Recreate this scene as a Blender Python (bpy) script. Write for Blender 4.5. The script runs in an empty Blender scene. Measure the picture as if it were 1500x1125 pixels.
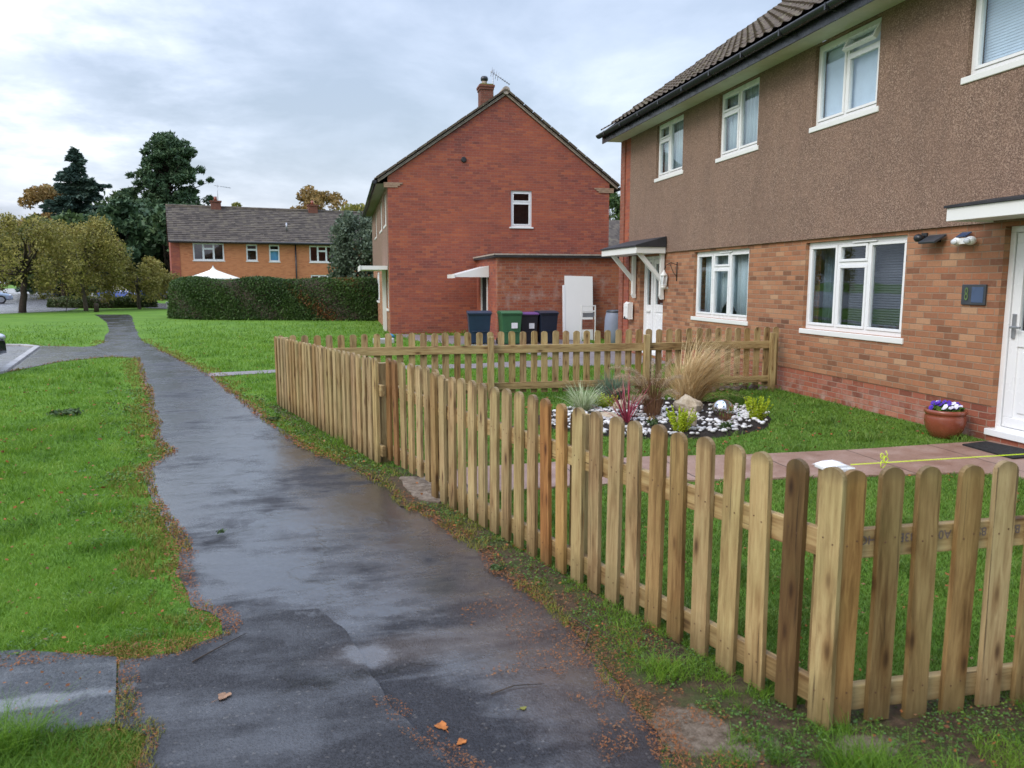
import bpy, math, random
import numpy as np
from mathutils import Vector, Matrix
from mathutils.geometry import tessellate_polygon
random.seed(7); rng = np.random.default_rng(11)
R = math.radians
sc = bpy.context.scene
COL = sc.collection

# ------------------------------------------------------------------ tagging
ORG = {}
def tag(o, label=None, cat=None, group=None, kind=None):
    if label: o['label'] = label
    if cat: o['category'] = cat
    if group: o['group'] = group
    if kind: o['kind'] = kind
    return o
def empty(name, loc=(0, 0, 0), rz=0.0, label=None, cat=None, group=None):
    o = bpy.data.objects.new(name, None); COL.objects.link(o)
    o.location = loc; o.rotation_euler = (0, 0, rz); o.empty_display_size = .1
    ORG[o.name] = Vector(loc)
    return tag(o, label, cat, group)
def link(name, me, mat, parent=None, org=None):
    o = bpy.data.objects.new(name, me); COL.objects.link(o)
    if mat is not None: me.materials.append(mat)
    if parent is not None: o.parent = parent
    return o
def copy_tree(o, parent=None):
    c = o.copy(); COL.objects.link(c)
    if parent is not None: c.parent = parent
    for ch in [k for k in bpy.data.objects if k.parent == o]:
        copy_tree(ch, c)
    return c

# ------------------------------------------------------------------ mesh builder
class MB:
    def __init__(s): s.v = []; s.f = []; s.sm = []
    def add(s, vs, fs, smooth=False):
        b = len(s.v); s.v += [tuple(p) for p in vs]
        s.f += [tuple(b + i for i in f) for f in fs]; s.sm += [smooth] * len(fs)
        return s
    def box(s, x0, x1, y0, y1, z0, z1, M=None):
        vs = [Vector((x, y, z)) for z in (z0, z1) for y in (y0, y1) for x in (x0, x1)]
        if M: vs = [M @ p for p in vs]
        return s.add(vs, [(0, 2, 3, 1), (4, 5, 7, 6), (0, 1, 5, 4), (1, 3, 7, 5), (3, 2, 6, 7), (2, 0, 4, 6)])
    def prism(s, pts, a, b, axis='z', M=None, smooth=False):
        # pts: 2D outline; extrude from a to b along axis
        def mk(p, t):
            if axis == 'z': q = (p[0], p[1], t)
            elif axis == 'x': q = (t, p[0], p[1])
            else: q = (p[0], t, p[1])
            q = Vector(q); return M @ q if M else q
        n = len(pts)
        vs = [mk(p, a) for p in pts] + [mk(p, b) for p in pts]
        tri = tessellate_polygon([[Vector((p[0], p[1], 0)) for p in pts]])
        bse = len(s.v)
        s.add(vs, [tuple(t) for t in tri] + [tuple(n + i for i in reversed(t)) for t in tri])
        s.f += [(bse + i, bse + (i + 1) % n, bse + n + (i + 1) % n, bse + n + i) for i in range(n)]
        s.sm += [smooth] * n
        return s
    def tube(s, pts, r, n=8, cap=True):
        pts = [Vector(p) for p in pts]; rs = r if isinstance(r, (list, tuple)) else [r] * len(pts)
        vs = []; up = Vector((0, 0, 1)); prev = None
        for i, p in enumerate(pts):
            d = (pts[min(i + 1, len(pts) - 1)] - pts[max(i - 1, 0)]).normalized()
            if prev is None:
                a = d.cross(up if abs(d.z) < .95 else Vector((1, 0, 0))).normalized()
            else: a = (prev - d * prev.dot(d)).normalized()
            prev = a; b = d.cross(a)
            for k in range(n):
                t = 2 * math.pi * k / n
                vs.append(p + (a * math.cos(t) + b * math.sin(t)) * rs[i])
        fs = [(i * n + k, i * n + (k + 1) % n, (i + 1) * n + (k + 1) % n, (i + 1) * n + k) for i in range(len(pts) - 1) for k in range(n)]
        s.add(vs, fs, True)
        if cap:
            b = len(s.v) - len(vs)
            s.f += [tuple(b + k for k in reversed(range(n))), tuple(b + len(vs) - n + k for k in range(n))]; s.sm += [False, False]
        return s
    def lathe(s, prof, c=(0, 0, 0), n=24, smooth=True, sx=1, sy=1):
        vs = []
        for (r, z) in prof:
            for k in range(n):
                t = 2 * math.pi * k / n
                vs.append((c[0] + r * sx * math.cos(t), c[1] + r * sy * math.sin(t), c[2] + z))
        m = len(prof)
        fs = [(i * n + k, i * n + (k + 1) % n, (i + 1) * n + (k + 1) % n, (i + 1) * n + k) for i in range(m - 1) for k in range(n)]
        b = len(s.v); s.add(vs, fs, smooth)
        s.f += [tuple(b + k for k in reversed(range(n))), tuple(b + (m - 1) * n + k for k in range(n))]; s.sm += [False, False]
        return s
    def ball(s, c, rx, ry, rz, n=14, m=9, jit=0):
        vs = []; 
        for i in range(1, m):
            a = math.pi * i / m
            for k in range(n):
                t = 2 * math.pi * k / n; j = 1 + random.uniform(-jit, jit)
                vs.append((c[0] + rx * math.sin(a) * math.cos(t) * j, c[1] + ry * math.sin(a) * math.sin(t) * j, c[2] + rz * math.cos(a) * j))
        vs += [(c[0], c[1], c[2] + rz), (c[0], c[1], c[2] - rz)]
        fs = [(i * n + k, (i + 1) * n + k, (i + 1) * n + (k + 1) % n, i * n + (k + 1) % n) for i in range(m - 2) for k in range(n)]
        T = len(vs) - 2
        fs += [(T, k, (k + 1) % n) for k in range(n)] + [(T + 1, (m - 2) * n + (k + 1) % n, (m - 2) * n + k) for k in range(n)]
        return s.add(vs, fs, True)
    def build(s, name, mat, parent=None, bevel=0, local=True):
        me = bpy.data.meshes.new(name)
        Mi = Matrix.Identity(4)
        if parent is not None and not local:
            p = parent
            while p is not None: Mi = Mi @ (Matrix.LocRotScale(p.location, p.rotation_euler, None).inverted()); p = p.parent
        me.from_pydata([Mi @ Vector(v) for v in s.v] if not local else s.v, [], s.f)
        me.polygons.foreach_set('use_smooth', s.sm)
        me.update()
        o = link(name, me, mat, parent)
        if bevel:
            m = o.modifiers.new('b', 'BEVEL'); m.width = bevel; m.segments = 2; m.limit_method = 'ANGLE'; m.angle_limit = R(40)
        return o
def W(mb, name, mat, parent=None, bevel=0):   # vertices given in world coordinates
    return mb.build(name, mat, parent, bevel, local=False)

def np_mesh(name, V, F, mat, parent=None, smooth=False):
    V = np.asarray(V, dtype=np.float32); F = np.asarray(F, dtype=np.int32)
    me = bpy.data.meshes.new(name); k = F.shape[1]
    me.vertices.add(len(V)); me.vertices.foreach_set('co', V.ravel())
    me.loops.add(F.size); me.loops.foreach_set('vertex_index', F.ravel())
    me.polygons.add(len(F)); me.polygons.foreach_set('loop_start', np.arange(0, F.size, k, dtype=np.int32))
    me.polygons.foreach_set('use_smooth', np.full(len(F), smooth, dtype=bool))
    me.update(calc_edges=True); me.validate()
    return link(name, me, mat, parent)

# ------------------------------------------------------------------ node helpers
class G:
    def __init__(s, name):
        s.m = bpy.data.materials.new(name); s.m.use_nodes = True; s.t = s.m.node_tree
        s.t.nodes.clear(); s.out = s.t.nodes.new('ShaderNodeOutputMaterial')
    def set(s, sock, v):
        if v is None: return
        if isinstance(v, bpy.types.NodeSocket): s.t.links.new(v, sock)
        elif isinstance(v, (tuple, list)) and len(v) == 3 and sock.type == 'RGBA': sock.default_value = (*v, 1)
        else: sock.default_value = v
    def n(s, typ, ins=None, out=0, **pr):
        nd = s.t.nodes.new(typ)
        for k, v in pr.items(): setattr(nd, k, v)
        for k, v in (ins or {}).items(): s.set(nd.inputs[k], v)
        s.last = nd
        return nd.outputs[out]
    def ma(s, op, a, b=None, c=None, clamp=False):
        return s.n('ShaderNodeMath', {0: a, 1: b, 2: c}, operation=op, use_clamp=clamp)
    def mix(s, f, a, b, mode='MIX'):
        nd = s.t.nodes.new('ShaderNodeMix'); nd.data_type = 'RGBA'; nd.blend_type = mode; nd.clamp_result = False
        s.set(nd.inputs[0], f); s.set(nd.inputs[6], a); s.set(nd.inputs[7], b)
        return nd.outputs[2]
    def noise(s, vec, sc_, det=4, ro=.55, dist=0, out=0):
        return s.n('ShaderNodeTexNoise', {'Vector': vec, 'Scale': sc_, 'Detail': det, 'Roughness': ro, 'Distortion': dist}, out)
    def ramp(s, f, stops, interp='LINEAR'):
        o = s.n('ShaderNodeValToRGB', {0: f}); r = s.last.color_ramp; r.interpolation = interp
        while len(r.elements) < len(stops): r.elements.new(.5)
        for e, (p, c) in zip(r.elements, stops):
            e.position = p; e.color = (*c, 1) if len(c) == 3 else c
        return o
    def rng(s, f, a, b, c=0, d=1):
        return s.n('ShaderNodeMapRange', {0: f, 1: a, 2: b, 3: c, 4: d})
    def scale(s, vec, xyz, loc=None):
        return s.n('ShaderNodeMapping', {'Vector': vec, 'Scale': xyz, 'Location': loc})
    def obj(s): return s.n('ShaderNodeTexCoord', out=3)
    def pos(s): return s.n('ShaderNodeNewGeometry', out=0)
    def bump(s, h, st=.3, d=.01, nrm=None):
        return s.n('ShaderNodeBump', {'Height': h, 'Strength': st, 'Distance': d, 'Normal': nrm})
    def pbr(s, col, ro=.6, bump=None, spec=.5, metal=0, **kw):
        ins = {'Base Color': col, 'Roughness': ro, 'Metallic': metal, 'Specular IOR Level': spec}
        if bump is not None: ins['Normal'] = bump
        ins.update(kw)
        b = s.n('ShaderNodeBsdfPrincipled', ins); s.t.links.new(b, s.out.inputs[0]); return s.m

def plain(name, col, ro=.5, spec=.5, var=.12, nsc=6, bump=0.0, metal=0):
    g = G(name); p = g.obj(); f = g.noise(p, nsc, 5, .6)
    c = g.mix(g.rng(f, .3, .7), tuple(x * (1 - var) for x in col), tuple(min(1, x * (1 + var)) for x in col))
    r = g.rng(g.noise(p, nsc * 2.3, 3), .3, .7, max(0, ro - .08), min(1, ro + .08))
    return g.pbr(c, r, g.bump(g.noise(p, nsc * 12, 4), bump, .004) if bump else None, spec, metal)

def brick_mat(name, cols, mortar, bw=.225, bh=.075, patch=None, mort_w=.011, effl=None, bumps=.6, low=None):
    g = G(name); p = g.obj(); nr = g.n('ShaderNodeTexCoord', out=1)
    sp = g.n('ShaderNodeSeparateXYZ', {0: p}); S = g.last; sn = g.n('ShaderNodeSeparateXYZ', {0: nr}); SN = g.last
    isx = g.ma('GREATER_THAN', g.ma('ABSOLUTE', SN.outputs[0]), .6)
    u = g.ma('ADD', g.ma('MULTIPLY', S.outputs[1], isx), g.ma('MULTIPLY', S.outputs[0], g.ma('SUBTRACT', 1.0, isx)))
    z = S.outputs[2]
    wob = g.ma('MULTIPLY', g.ma('SUBTRACT', g.noise(p, 9, 2), .5), .006)
    zz = g.ma('DIVIDE', g.ma('ADD', z, wob), bh); row = g.ma('FLOOR', zz)
    off = g.ma('MULTIPLY', g.ma('FLOORED_MODULO', row, 2.0), .5)
    uu = g.ma('ADD', g.ma('DIVIDE', g.ma('ADD', u, wob), bw), off); cc = g.ma('FLOOR', uu)
    cv = g.n('ShaderNodeCombineXYZ', {0: cc, 1: row, 2: isx})
    rnd = g.n('ShaderNodeTexWhiteNoise', {'Vector': cv}, 0, noise_dimensions='3D')
    fu = g.ma('FRACT', uu); fz = g.ma('FRACT', zz)
    mu = g.ma('MULTIPLY', g.ma('MINIMUM', fu, g.ma('SUBTRACT', 1.0, fu)), bw)
    mz = g.ma('MULTIPLY', g.ma('MINIMUM', fz, g.ma('SUBTRACT', 1.0, fz)), bh)
    dm = g.ma('MINIMUM', mu, mz)
    dm = g.ma('ADD', dm, g.ma('MULTIPLY', g.ma('SUBTRACT', g.noise(p, 60, 3), .5), .006))
    brk = g.rng(dm, mort_w * .30, mort_w * .62)
    # brick colours clump a little, as they come off the pallet
    cl = g.noise(g.scale(g.n('ShaderNodeCombineXYZ', {0: g.ma('MULTIPLY', cc, bw), 1: g.ma('MULTIPLY', row, bh), 2: 0.0}), (1, 1.6, 1)), patch or 1.2, 3)
    sel = g.ma('ADD', g.ma('MULTIPLY', rnd, .72), g.ma('MULTIPLY', g.rng(cl, .3, .7), .28))
    n = len(cols)
    col = g.ramp(sel, [(i / (n - 1) * .8 + .1, c) for i, c in enumerate(cols)])
    col = g.mix(g.rng(g.noise(p, 45, 5, .7), .3, .75, 0, .6), col, g.mix(.55, col, (.09, .05, .035)))
    col = g.mix(g.rng(g.noise(p, 17, 4, .7), .52, .7, 0, .35), col, g.mix(.5, col, (.50, .34, .22)))
    if low:   # large tonal drift over the wall
        col = g.mix(g.rng(g.noise(g.scale(p, (.5, .5, 1.3)), low[0], 4, .6), .38, .66, 0, low[2]), col, low[1])
    mc = g.mix(g.noise(p, 30, 4), tuple(x * .7 for x in mortar), mortar)
    if low and len(low) > 3:
        col = g.mix(g.rng(g.noise(g.scale(p, (.6, .6, 1.5)), 1.7, 6, .7), .46, .68, 0, .55), col, low[3])
        col = g.mix(g.rng(g.noise(g.scale(p, (.5, .5, 3)), 3.3, 4, .7), .62, .72, 0, .6), col, (.50, .17, .06))
    if effl:
        col = g.mix(g.ma('MULTIPLY', g.rng(g.noise(p, 2.2, 6, .7), .52, .75, 0, .7), g.rng(z, effl, effl + .25, 1, 0)), col, (.45, .42, .38))
    c = g.mix(brk, mc, col)
    h = g.ma('ADD', g.ma('MULTIPLY', brk, 1.0), g.ma('MULTIPLY', g.noise(p, 90, 5, .7), .35))
    return g.pbr(c, g.rng(rnd, 0, 1, .72, .92), g.bump(h, bumps, .006), .3)

def wood_mat(name, axis='z'):
    g = G(name); p = g.obj()
    oi = g.n('ShaderNodeObjectInfo'); O = g.last
    off = g.n('ShaderNodeVectorMath', {0: p, 1: g.n('ShaderNodeCombineXYZ', {0: g.ma('MULTIPLY', O.outputs['Random'], 37.0), 1: g.ma('MULTIPLY', O.outputs['Random'], 11.0), 2: g.ma('MULTIPLY', O.outputs['Random'], 53.0)})}, operation='ADD')
    st = (1, 1, .09) if axis == 'z' else (.09, 1, 1)
    v = g.scale(off, st)
    gr = g.noise(v, 55, 5, .65, .6); br = g.noise(v, 9, 3, .5, 1.2)
    kn = g.n('ShaderNodeTexVoronoi', {'Vector': g.scale(off, (1, .3, .33) if axis == 'z' else (.33, .3, 1)), 'Scale': 13, 'Randomness': 1.0})
    knot = g.rng(kn, .07, .20, 1, 0)
    c = g.ramp(g.ma('ADD', g.ma('MULTIPLY', gr, .5), g.ma('MULTIPLY', br, .5)),
               [(.34, (.13, .076, .032)), (.43, (.26, .168, .078)), (.53, (.385, .275, .135)), (.66, (.475, .365, .19))])
    c = g.mix(g.rng(g.noise(off, 3.1, 3), .42, .72, 0, .28), c, (.33, .32, .14))     # green of the preservative
    halo = g.rng(kn, .15, .38, .5, 0)
    c = g.mix(halo, c, (.20, .105, .04))
    c = g.mix(g.ma('MULTIPLY', knot, .9), c, (.065, .032, .014))
    fine = g.noise(g.scale(off, (1, 1, .05) if axis == 'z' else (.05, 1, 1)), 160, 4, .7)
    c = g.mix(g.rng(fine, .5, .7, 0, .4), c, (.15, .09, .04))
    chk = g.noise(g.scale(off, (1, 1, .02) if axis == 'z' else (.02, 1, 1)), 70, 2, .5)
    c = g.mix(g.rng(chk, .66, .70, 0, .75), c, (.05, .03, .015))
    c = g.mix(1.0, c, O.outputs['Color'], 'MULTIPLY')
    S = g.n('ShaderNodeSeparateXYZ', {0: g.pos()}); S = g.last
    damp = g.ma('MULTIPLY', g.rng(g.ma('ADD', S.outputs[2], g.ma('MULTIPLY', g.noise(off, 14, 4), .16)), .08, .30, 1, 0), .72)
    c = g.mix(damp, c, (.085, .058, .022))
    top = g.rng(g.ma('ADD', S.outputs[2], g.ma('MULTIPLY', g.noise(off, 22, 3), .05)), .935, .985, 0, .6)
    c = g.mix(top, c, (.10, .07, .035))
    return g.pbr(c, g.rng(br, .3, .7, .5, .75), g.bump(gr, .35, .003), .35)

M = {}
def mats():
    M['brick_house'] = brick_mat('multi_brown_brick', [(.14, .058, .036), (.25, .103, .058), (.36, .155, .083), (.28, .122, .068), (.43, .215, .118), (.38, .150, .078), (.48, .290, .172)], (.33, .23, .155), patch=1.6, bw=.212, bh=.0705, low=(.6, (.43, .20, .085), .25))
    M['brick_plinth'] = brick_mat('red_plinth_brick', [(.20, .06, .038), (.30, .085, .05), (.38, .12, .07), (.33, .10, .065), (.44, .18, .11)], (.36, .24, .18), effl=.06, bw=.212, bh=.0705)
    M['brick_quoin'] = brick_mat('orange_red_brick', [(.25, .080, .052), (.31, .105, .064), (.22, .068, .046), (.35, .13, .08)], (.28, .16, .12))
    M['brick_red'] = brick_mat('red_engineering_brick', [(.16, .044, .036), (.23, .057, .042), (.31, .074, .048), (.27, .066, .046), (.40, .115, .058), (.33, .080, .050)], (.30, .145, .11), patch=.8, mort_w=.010, low=(.55, (.42, .115, .052), .5, (.19, .055, .048)))
    M['brick_dark'] = brick_mat('sooty_brown_brick', [(.13, .045, .032), (.19, .062, .040), (.16, .055, .036), (.24, .085, .05)], (.16, .10, .08))
    M['brick_annex'] = brick_mat('weathered_orange_brick', [(.20, .06, .035), (.33, .10, .05), (.42, .15, .07), (.36, .11, .055), (.28, .09, .055)], (.30, .19, .14), patch=.7, effl=3.0, low=(.7, (.25, .055, .035), .6))
    M['brick_far'] = brick_mat('orange_brick', [(.42, .13, .05), (.54, .19, .08), (.60, .23, .10), (.48, .16, .07)], (.42, .23, .13), low=(.3, (.62, .25, .10), .4))
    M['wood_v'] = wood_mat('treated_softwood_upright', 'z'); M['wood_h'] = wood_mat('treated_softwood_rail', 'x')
    M['upvc'] = plain('white_upvc', (.78, .79, .80), .28, .5, .01, 1.5)
    M['white_paint'] = plain('white_gloss_paint', (.74, .74, .72), .4, .5, .02, 2)
    M['cream'] = plain('cream_soffit', (.60, .60, .50), .6, .3, .08)
    M['dull_soffit'] = plain('dark_olive_soffit', (.20, .19, .14), .7, .3, .15)  # darker olive tone for the red house soffit
    M['black_pvc'] = plain('black_gutter_pvc', (.018, .019, .022), .3, .5, .2)
    M['felt'] = plain('black_roofing_felt', (.03, .03, .034), .7, .4, .3, bump=.4)
    M['dark'] = plain('dark_interior', (.035, .035, .04), .9, .1, .3)
    M['roomwall'] = plain('room_wall', (.20, .19, .18), .9, .1, .1)
    # render / pebbledash
    g = G('brown_pebbledash'); p = g.obj()
    v = g.n('ShaderNodeTexVoronoi', {'Vector': p, 'Scale': 95.0}, 1)
    vd = g.n('ShaderNodeTexVoronoi', {'Vector': p, 'Scale': 95.0}, 0)
    f = g.n('ShaderNodeSeparateColor', {0: v})
    c = g.ramp(f, [(0, (.12, .076, .056)), (.35, (.195, .128, .096)), (.7, (.265, .178, .135)), (1, (.40, .29, .22))])
    c = g.mix(g.rng(g.noise(g.scale(p, (1, 1, .6)), 4.5, 6, .75), .35, .68, 0, .6), c, (.29, .185, .133))
    c = g.mix(g.rng(g.noise(g.scale(p, (1, 1, .3)), 1.1, 5, .7), .45, .7, 0, .4), c, (.16, .105, .08))
    h = g.ma('ADD', g.rng(vd, 0, .5, 1, 0), g.noise(p, 30, 4))
    M['render'] = g.pbr(c, .9, g.bump(h, .8, .008), .25)
    # roof tiles
    g = G('weathered_concrete_tile'); p = g.obj()
    c = g.ramp(g.noise(p, 2.4, 6, .7), [(.3, (.048, .036, .028)), (.5, (.088, .065, .048)), (.68, (.13, .10, .072))])
    c = g.mix(g.rng(g.noise(p, 14, 5, .75), .52, .68, 0, .7), c, (.23, .22, .12))
    c = g.mix(g.rng(g.noise(p, 40, 5, .75), .55, .7, 0, .6), c, (.05, .04, .035))
    M['tile'] = g.pbr(c, .85, g.bump(g.noise(p, 50, 5), .4, .006), .3)
    g = G('grey_brown_plain_tile'); p = g.obj()
    S = g.n('ShaderNodeSeparateXYZ', {0: p}); S = g.last
    row = g.ma('FLOOR', g.ma('MULTIPLY', S.outputs[2], 9.0))
    rn = g.n('ShaderNodeTexWhiteNoise', {'Vector': g.n('ShaderNodeCombineXYZ', {0: g.ma('FLOOR', g.ma('MULTIPLY', S.outputs[0], 4.0)), 1: row, 2: 0.0})}, 0)
    c = g.ramp(g.ma('ADD', g.ma('MULTIPLY', rn, .35), g.ma('MULTIPLY', g.noise(p, .9, 5, .7), .65)), [(.3, (.055, .045, .038)), (.5, (.088, .072, .060)), (.7, (.125, .105, .078))])
    M['tile_far'] = g.pbr(c, .85, g.bump(g.ma('FRACT', g.ma('MULTIPLY', S.outputs[2], 9.0)), .5, .02), .3)
    # glass
    g = G('window_glass')
    fr = g.n('ShaderNodeFresnel', {0: 1.52}); 
    bf = g.n('ShaderNodeNewGeometry', out='Backfacing')
    fr = g.ma('MULTIPLY', g.ma('ADD', g.ma('MULTIPLY', fr, 2.0), .02, clamp=True), g.ma('SUBTRACT', 1.0, bf))
    tr = g.n('ShaderNodeBsdfTransparent', {0: (.93, .96, .97)})
    gl = g.n('ShaderNodeBsdfGlossy', {0: (.95, .97, 1), 'Roughness': .015, 'Normal': g.bump(g.noise(g.obj(), 1.6, 2), .05, .02)})
    mx = g.n('ShaderNodeMixShader', {0: fr, 1: tr, 2: gl}); g.t.links.new(mx, g.out.inputs[0]); M['glass'] = g.m
    # net curtain
    g = G('net_curtain'); p = g.obj()
    S = g.n('ShaderNodeSeparateXYZ', {0: p}); S = g.last
    w = g.noise(g.scale(p, (1, 1, .03)), 28, 3)
    tr = g.n('ShaderNodeBsdfTransparent', {0: (.9, .95, 1)})
    df = g.n('ShaderNodeBsdfDiffuse', {0: (.80, .88, .93)})
    dt = g.n('ShaderNodeBsdfTranslucent', {0: (.6, .75, .8)})
    d2 = g.n('ShaderNodeMixShader', {0: .3, 1: df, 2: dt})
    mx = g.n('ShaderNodeMixShader', {0: g.rng(w, .3, .65, .55, .97), 1: tr, 2: d2}); g.t.links.new(mx, g.out.inputs[0]); M['net'] = g.m
    M['curtain'] = plain('grey_blue_curtain', (.10, .14, .17), .9, .1, .2)
    M['blind'] = plain('grey_blind', (.085, .088, .10), .6, .3, .05)
    M['blind_and_sheen'] = plain('pale_blind_and_sky_sheen', (.64, .72, .84), .6, .3, .05)  # pale blue of the slatted blind, also used as painted sky reflection
    # asphalt, wet
    def asphalt(name, base, tint, wet=0.0, seedoff=0.0):
        g = G(name); p = g.pos(); sp = g.n('ShaderNodeSeparateXYZ', {0: p}); S = g.last; X, Y = S.outputs[0], S.outputs[1]
        def ell(cx, cy, rx, ry, ang=0, soft=.5, wob=.35):
            a, b = math.cos(ang), math.sin(ang)
            dx = g.ma('SUBTRACT', X, cx); dy = g.ma('SUBTRACT', Y, cy)
            u = g.ma('DIVIDE', g.ma('ADD', g.ma('MULTIPLY', dx, a), g.ma('MULTIPLY', dy, b)), rx)
            v = g.ma('DIVIDE', g.ma('SUBTRACT', g.ma('MULTIPLY', dy, a), g.ma('MULTIPLY', dx, b)), ry)
            q = g.ma('SQRT', g.ma('ADD', g.ma('MULTIPLY', u, u), g.ma('MULTIPLY', v, v)))
            q = g.ma('ADD', q, g.ma('MULTIPLY', g.ma('SUBTRACT', g.noise(p, 2.6 / max(rx, .3), 5, .65), .5), wob * 3))
            return g.rng(q, 1 - soft / 2, 1 + soft / 2, 1, 0)
        big = g.noise(g.scale(p, (1, .75, 1), (seedoff, 3.0, 0)), 1.1, 6, .6)
        big = g.ma('ADD', g.ma('MULTIPLY', big, .6), g.ma('MULTIPLY', g.noise(g.n('ShaderNodeMapping', {'Vector': p, 'Rotation': (0, 0, .35), 'Scale': (.7, 2.1, 1)}), 2.6, 6, .7, .5), .4))
        film = g.rng(g.ma('ADD', big, g.rng(Y, 2.3, 5.5, -.065, .045)), .44, .57)
        pud = None
        for e in [(.12, 3.62, .26, .06, -.12), (.06, 3.17, .11, .09, 0), (-1.2, 6.6, .35, .42, .3), (-.35, 5.2, .42, .2, -.3), (-.55, 4.4, .30, .14, -.4), (-1.3, 8.1, .5, .35, .2), (-1.25, 3.05, .34, .05, .1)]:
            q = ell(*e, soft=.7, wob=.8); pud = q if pud is None else g.ma('MAXIMUM', pud, q)
        agg = g.n('ShaderNodeTexVoronoi', {'Vector': p, 'Scale': 130.0}, 0)
        aggc = g.n('ShaderNodeSeparateColor', {0: g.n('ShaderNodeTexVoronoi', {'Vector': p, 'Scale': 130.0}, 1)})
        c = g.mix(g.rng(aggc, .0, 1), tuple(x * .55 for x in base), tuple(x * 1.6 for x in base))
        c = g.mix(g.rng(g.noise(p, 2.3, 6, .7), .35, .7, 0, .7), c, tint)
        st = g.n('ShaderNodeTexWhiteNoise', {'Vector': g.n('ShaderNodeTexVoronoi', {'Vector': p, 'Scale': 105.0}, 2)}, 0)
        c = g.mix(g.ma('MULTIPLY', g.ma('GREATER_THAN', st, .985), .4), c, (.13, .12, .11))
        # brown silt washed out from under the fence
        mud = g.ma('MAXIMUM', ell(.84, 3.25, .27, .85, .10, 1.1, .25), ell(.62, 4.6, .14, .9, .32, 1.0, .3))
        c = g.mix(g.ma('MULTIPLY', mud, .42), c, (.10, .068, .055))
        c = g.mix(g.ma('MULTIPLY', ell(.30, 3.20, .35, .13, .1, 1.0), .35), c, (.11, .085, .07))
        dk = ell(.45, 3.86, .10, .13, 0, .6); c = g.mix(g.ma('MULTIPLY', dk, .7), c, (.012, .012, .010))
        # hairline cracks
        ck = g.n('ShaderNodeTexVoronoi', {'Vector': g.n('ShaderNodeVectorMath', {0: p, 1: g.n('ShaderNodeVectorMath', {0: g.noise(p, 2.2, 5, .7, out=1), 3: .55}, operation='SCALE')}, operation='ADD'), 'Scale': .55}, 0, feature='DISTANCE_TO_EDGE')
        crack = g.ma('MULTIPLY', g.rng(ck, .0, .016, 1, 0), g.rng(g.noise(p, .8, 2), .44, .50))
        c = g.mix(g.ma('MULTIPLY', crack, .85), c, (.008, .008, .008))
        wetf = g.ma('MAXIMUM', g.ma('MULTIPLY', film, .60 + wet), pud)
        ro = g.ma('SUBTRACT', g.rng(g.noise(p, 5, 5), .3, .7, .34, .50), g.ma('MULTIPLY', wetf, .26))
        ro = g.ma('MAXIMUM', g.ma('ADD', ro, g.ma('MULTIPLY', g.ma('SUBTRACT', g.noise(p, 24, 5, .7), .5), .25)), .06)
        h = g.ma('ADD', g.ma('MULTIPLY', g.rng(agg, 0, .6, 1, 0), .6), g.ma('MULTIPLY', g.noise(p, 260, 2), .4))
        h = g.ma('SUBTRACT', h, g.ma('MULTIPLY', crack, 1.4))
        bst = g.ma('SUBTRACT', .85, g.ma('MULTIPLY', wetf, .60))
        nb = g.n('ShaderNodeBump', {'Height': h, 'Strength': bst, 'Distance': .004})
        nb2 = g.n('ShaderNodeBump', {'Height': g.noise(p, 2.6, 5, .6), 'Strength': .45, 'Distance': .03, 'Normal': nb})
        return g.pbr(c, ro, nb2, g.rng(wetf, 0, .8, .22, .95), **{'Coat Weight': g.rng(wetf, .05, .85, 0, .62), 'Coat Roughness': .22, 'Coat IOR': 1.5, 'Coat Normal': g.n('ShaderNodeBump', {'Height': g.noise(p, 7, 5, .6), 'Strength': .35, 'Distance': .012})})
    M['asphalt'] = asphalt('wet_asphalt', (.026, .026, .030), (.014, .015, .019), .35)
    M['asphalt_b'] = asphalt('wet_asphalt_patch', (.026, .026, .029), (.016, .016, .019), -.15, 4.0)
    M['road'] = asphalt('road_asphalt', (.15, .145, .15), (.12, .118, .125), 0, 9.0)
    M['slab'] = asphalt('worn_concrete_slab', (.062, .066, .070), (.035, .040, .046), -.05, 7.0)
    # garden path concrete, pinkish
    g = G('pink_concrete_paving'); p = g.pos(); S = g.n('ShaderNodeSeparateXYZ', {0: p}); S = g.last
    f1 = g.noise(p, 3.5, 6, .7); c = g.ramp(f1, [(.3, (.22, .125, .09)), (.5, (.30, .185, .14)), (.7, (.37, .25, .20))])
    px = g.ma('ABSOLUTE', g.ma('SUBTRACT', g.ma('FRACT', g.ma('ADD', g.ma('DIVIDE', S.outputs[0], .93), g.ma('MULTIPLY', g.noise(p, 3, 4), .05))), .5))
    c = g.mix(g.rng(px, .49, .497), c, (.035, .03, .022))
    c = g.mix(g.rng(g.noise(p, 60, 4, .8), .58, .66, 0, .8), c, (.055, .045, .03))
    M['paving'] = g.pbr(c, g.rng(f1, .3, .7, .35, .6), g.bump(g.noise(p, 70, 5), .3, .004), .45)
    g = G('grey_paving'); p = g.pos(); f1 = g.noise(p, 2.5, 6, .7)
    M['paving_grey'] = g.pbr(g.ramp(f1, [(.3, (.15, .13, .135)), (.7, (.25, .22, .22))]), .5, g.bump(g.noise(p, 50, 5), .3, .004), .4)
    g = G('pale_concrete'); p = g.pos(); f1 = g.noise(p, 9, 6, .75)
    M['concrete'] = g.pbr(g.ramp(f1, [(.3, (.22, .16, .12)), (.5, (.36, .30, .25)), (.7, (.46, .41, .36))]), .7, g.bump(g.noise(p, 60, 6, .8), .9, .012), .3)
    g = G('sandy_mortar_spill'); p = g.pos(); f1 = g.noise(p, 18, 6, .75)
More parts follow.
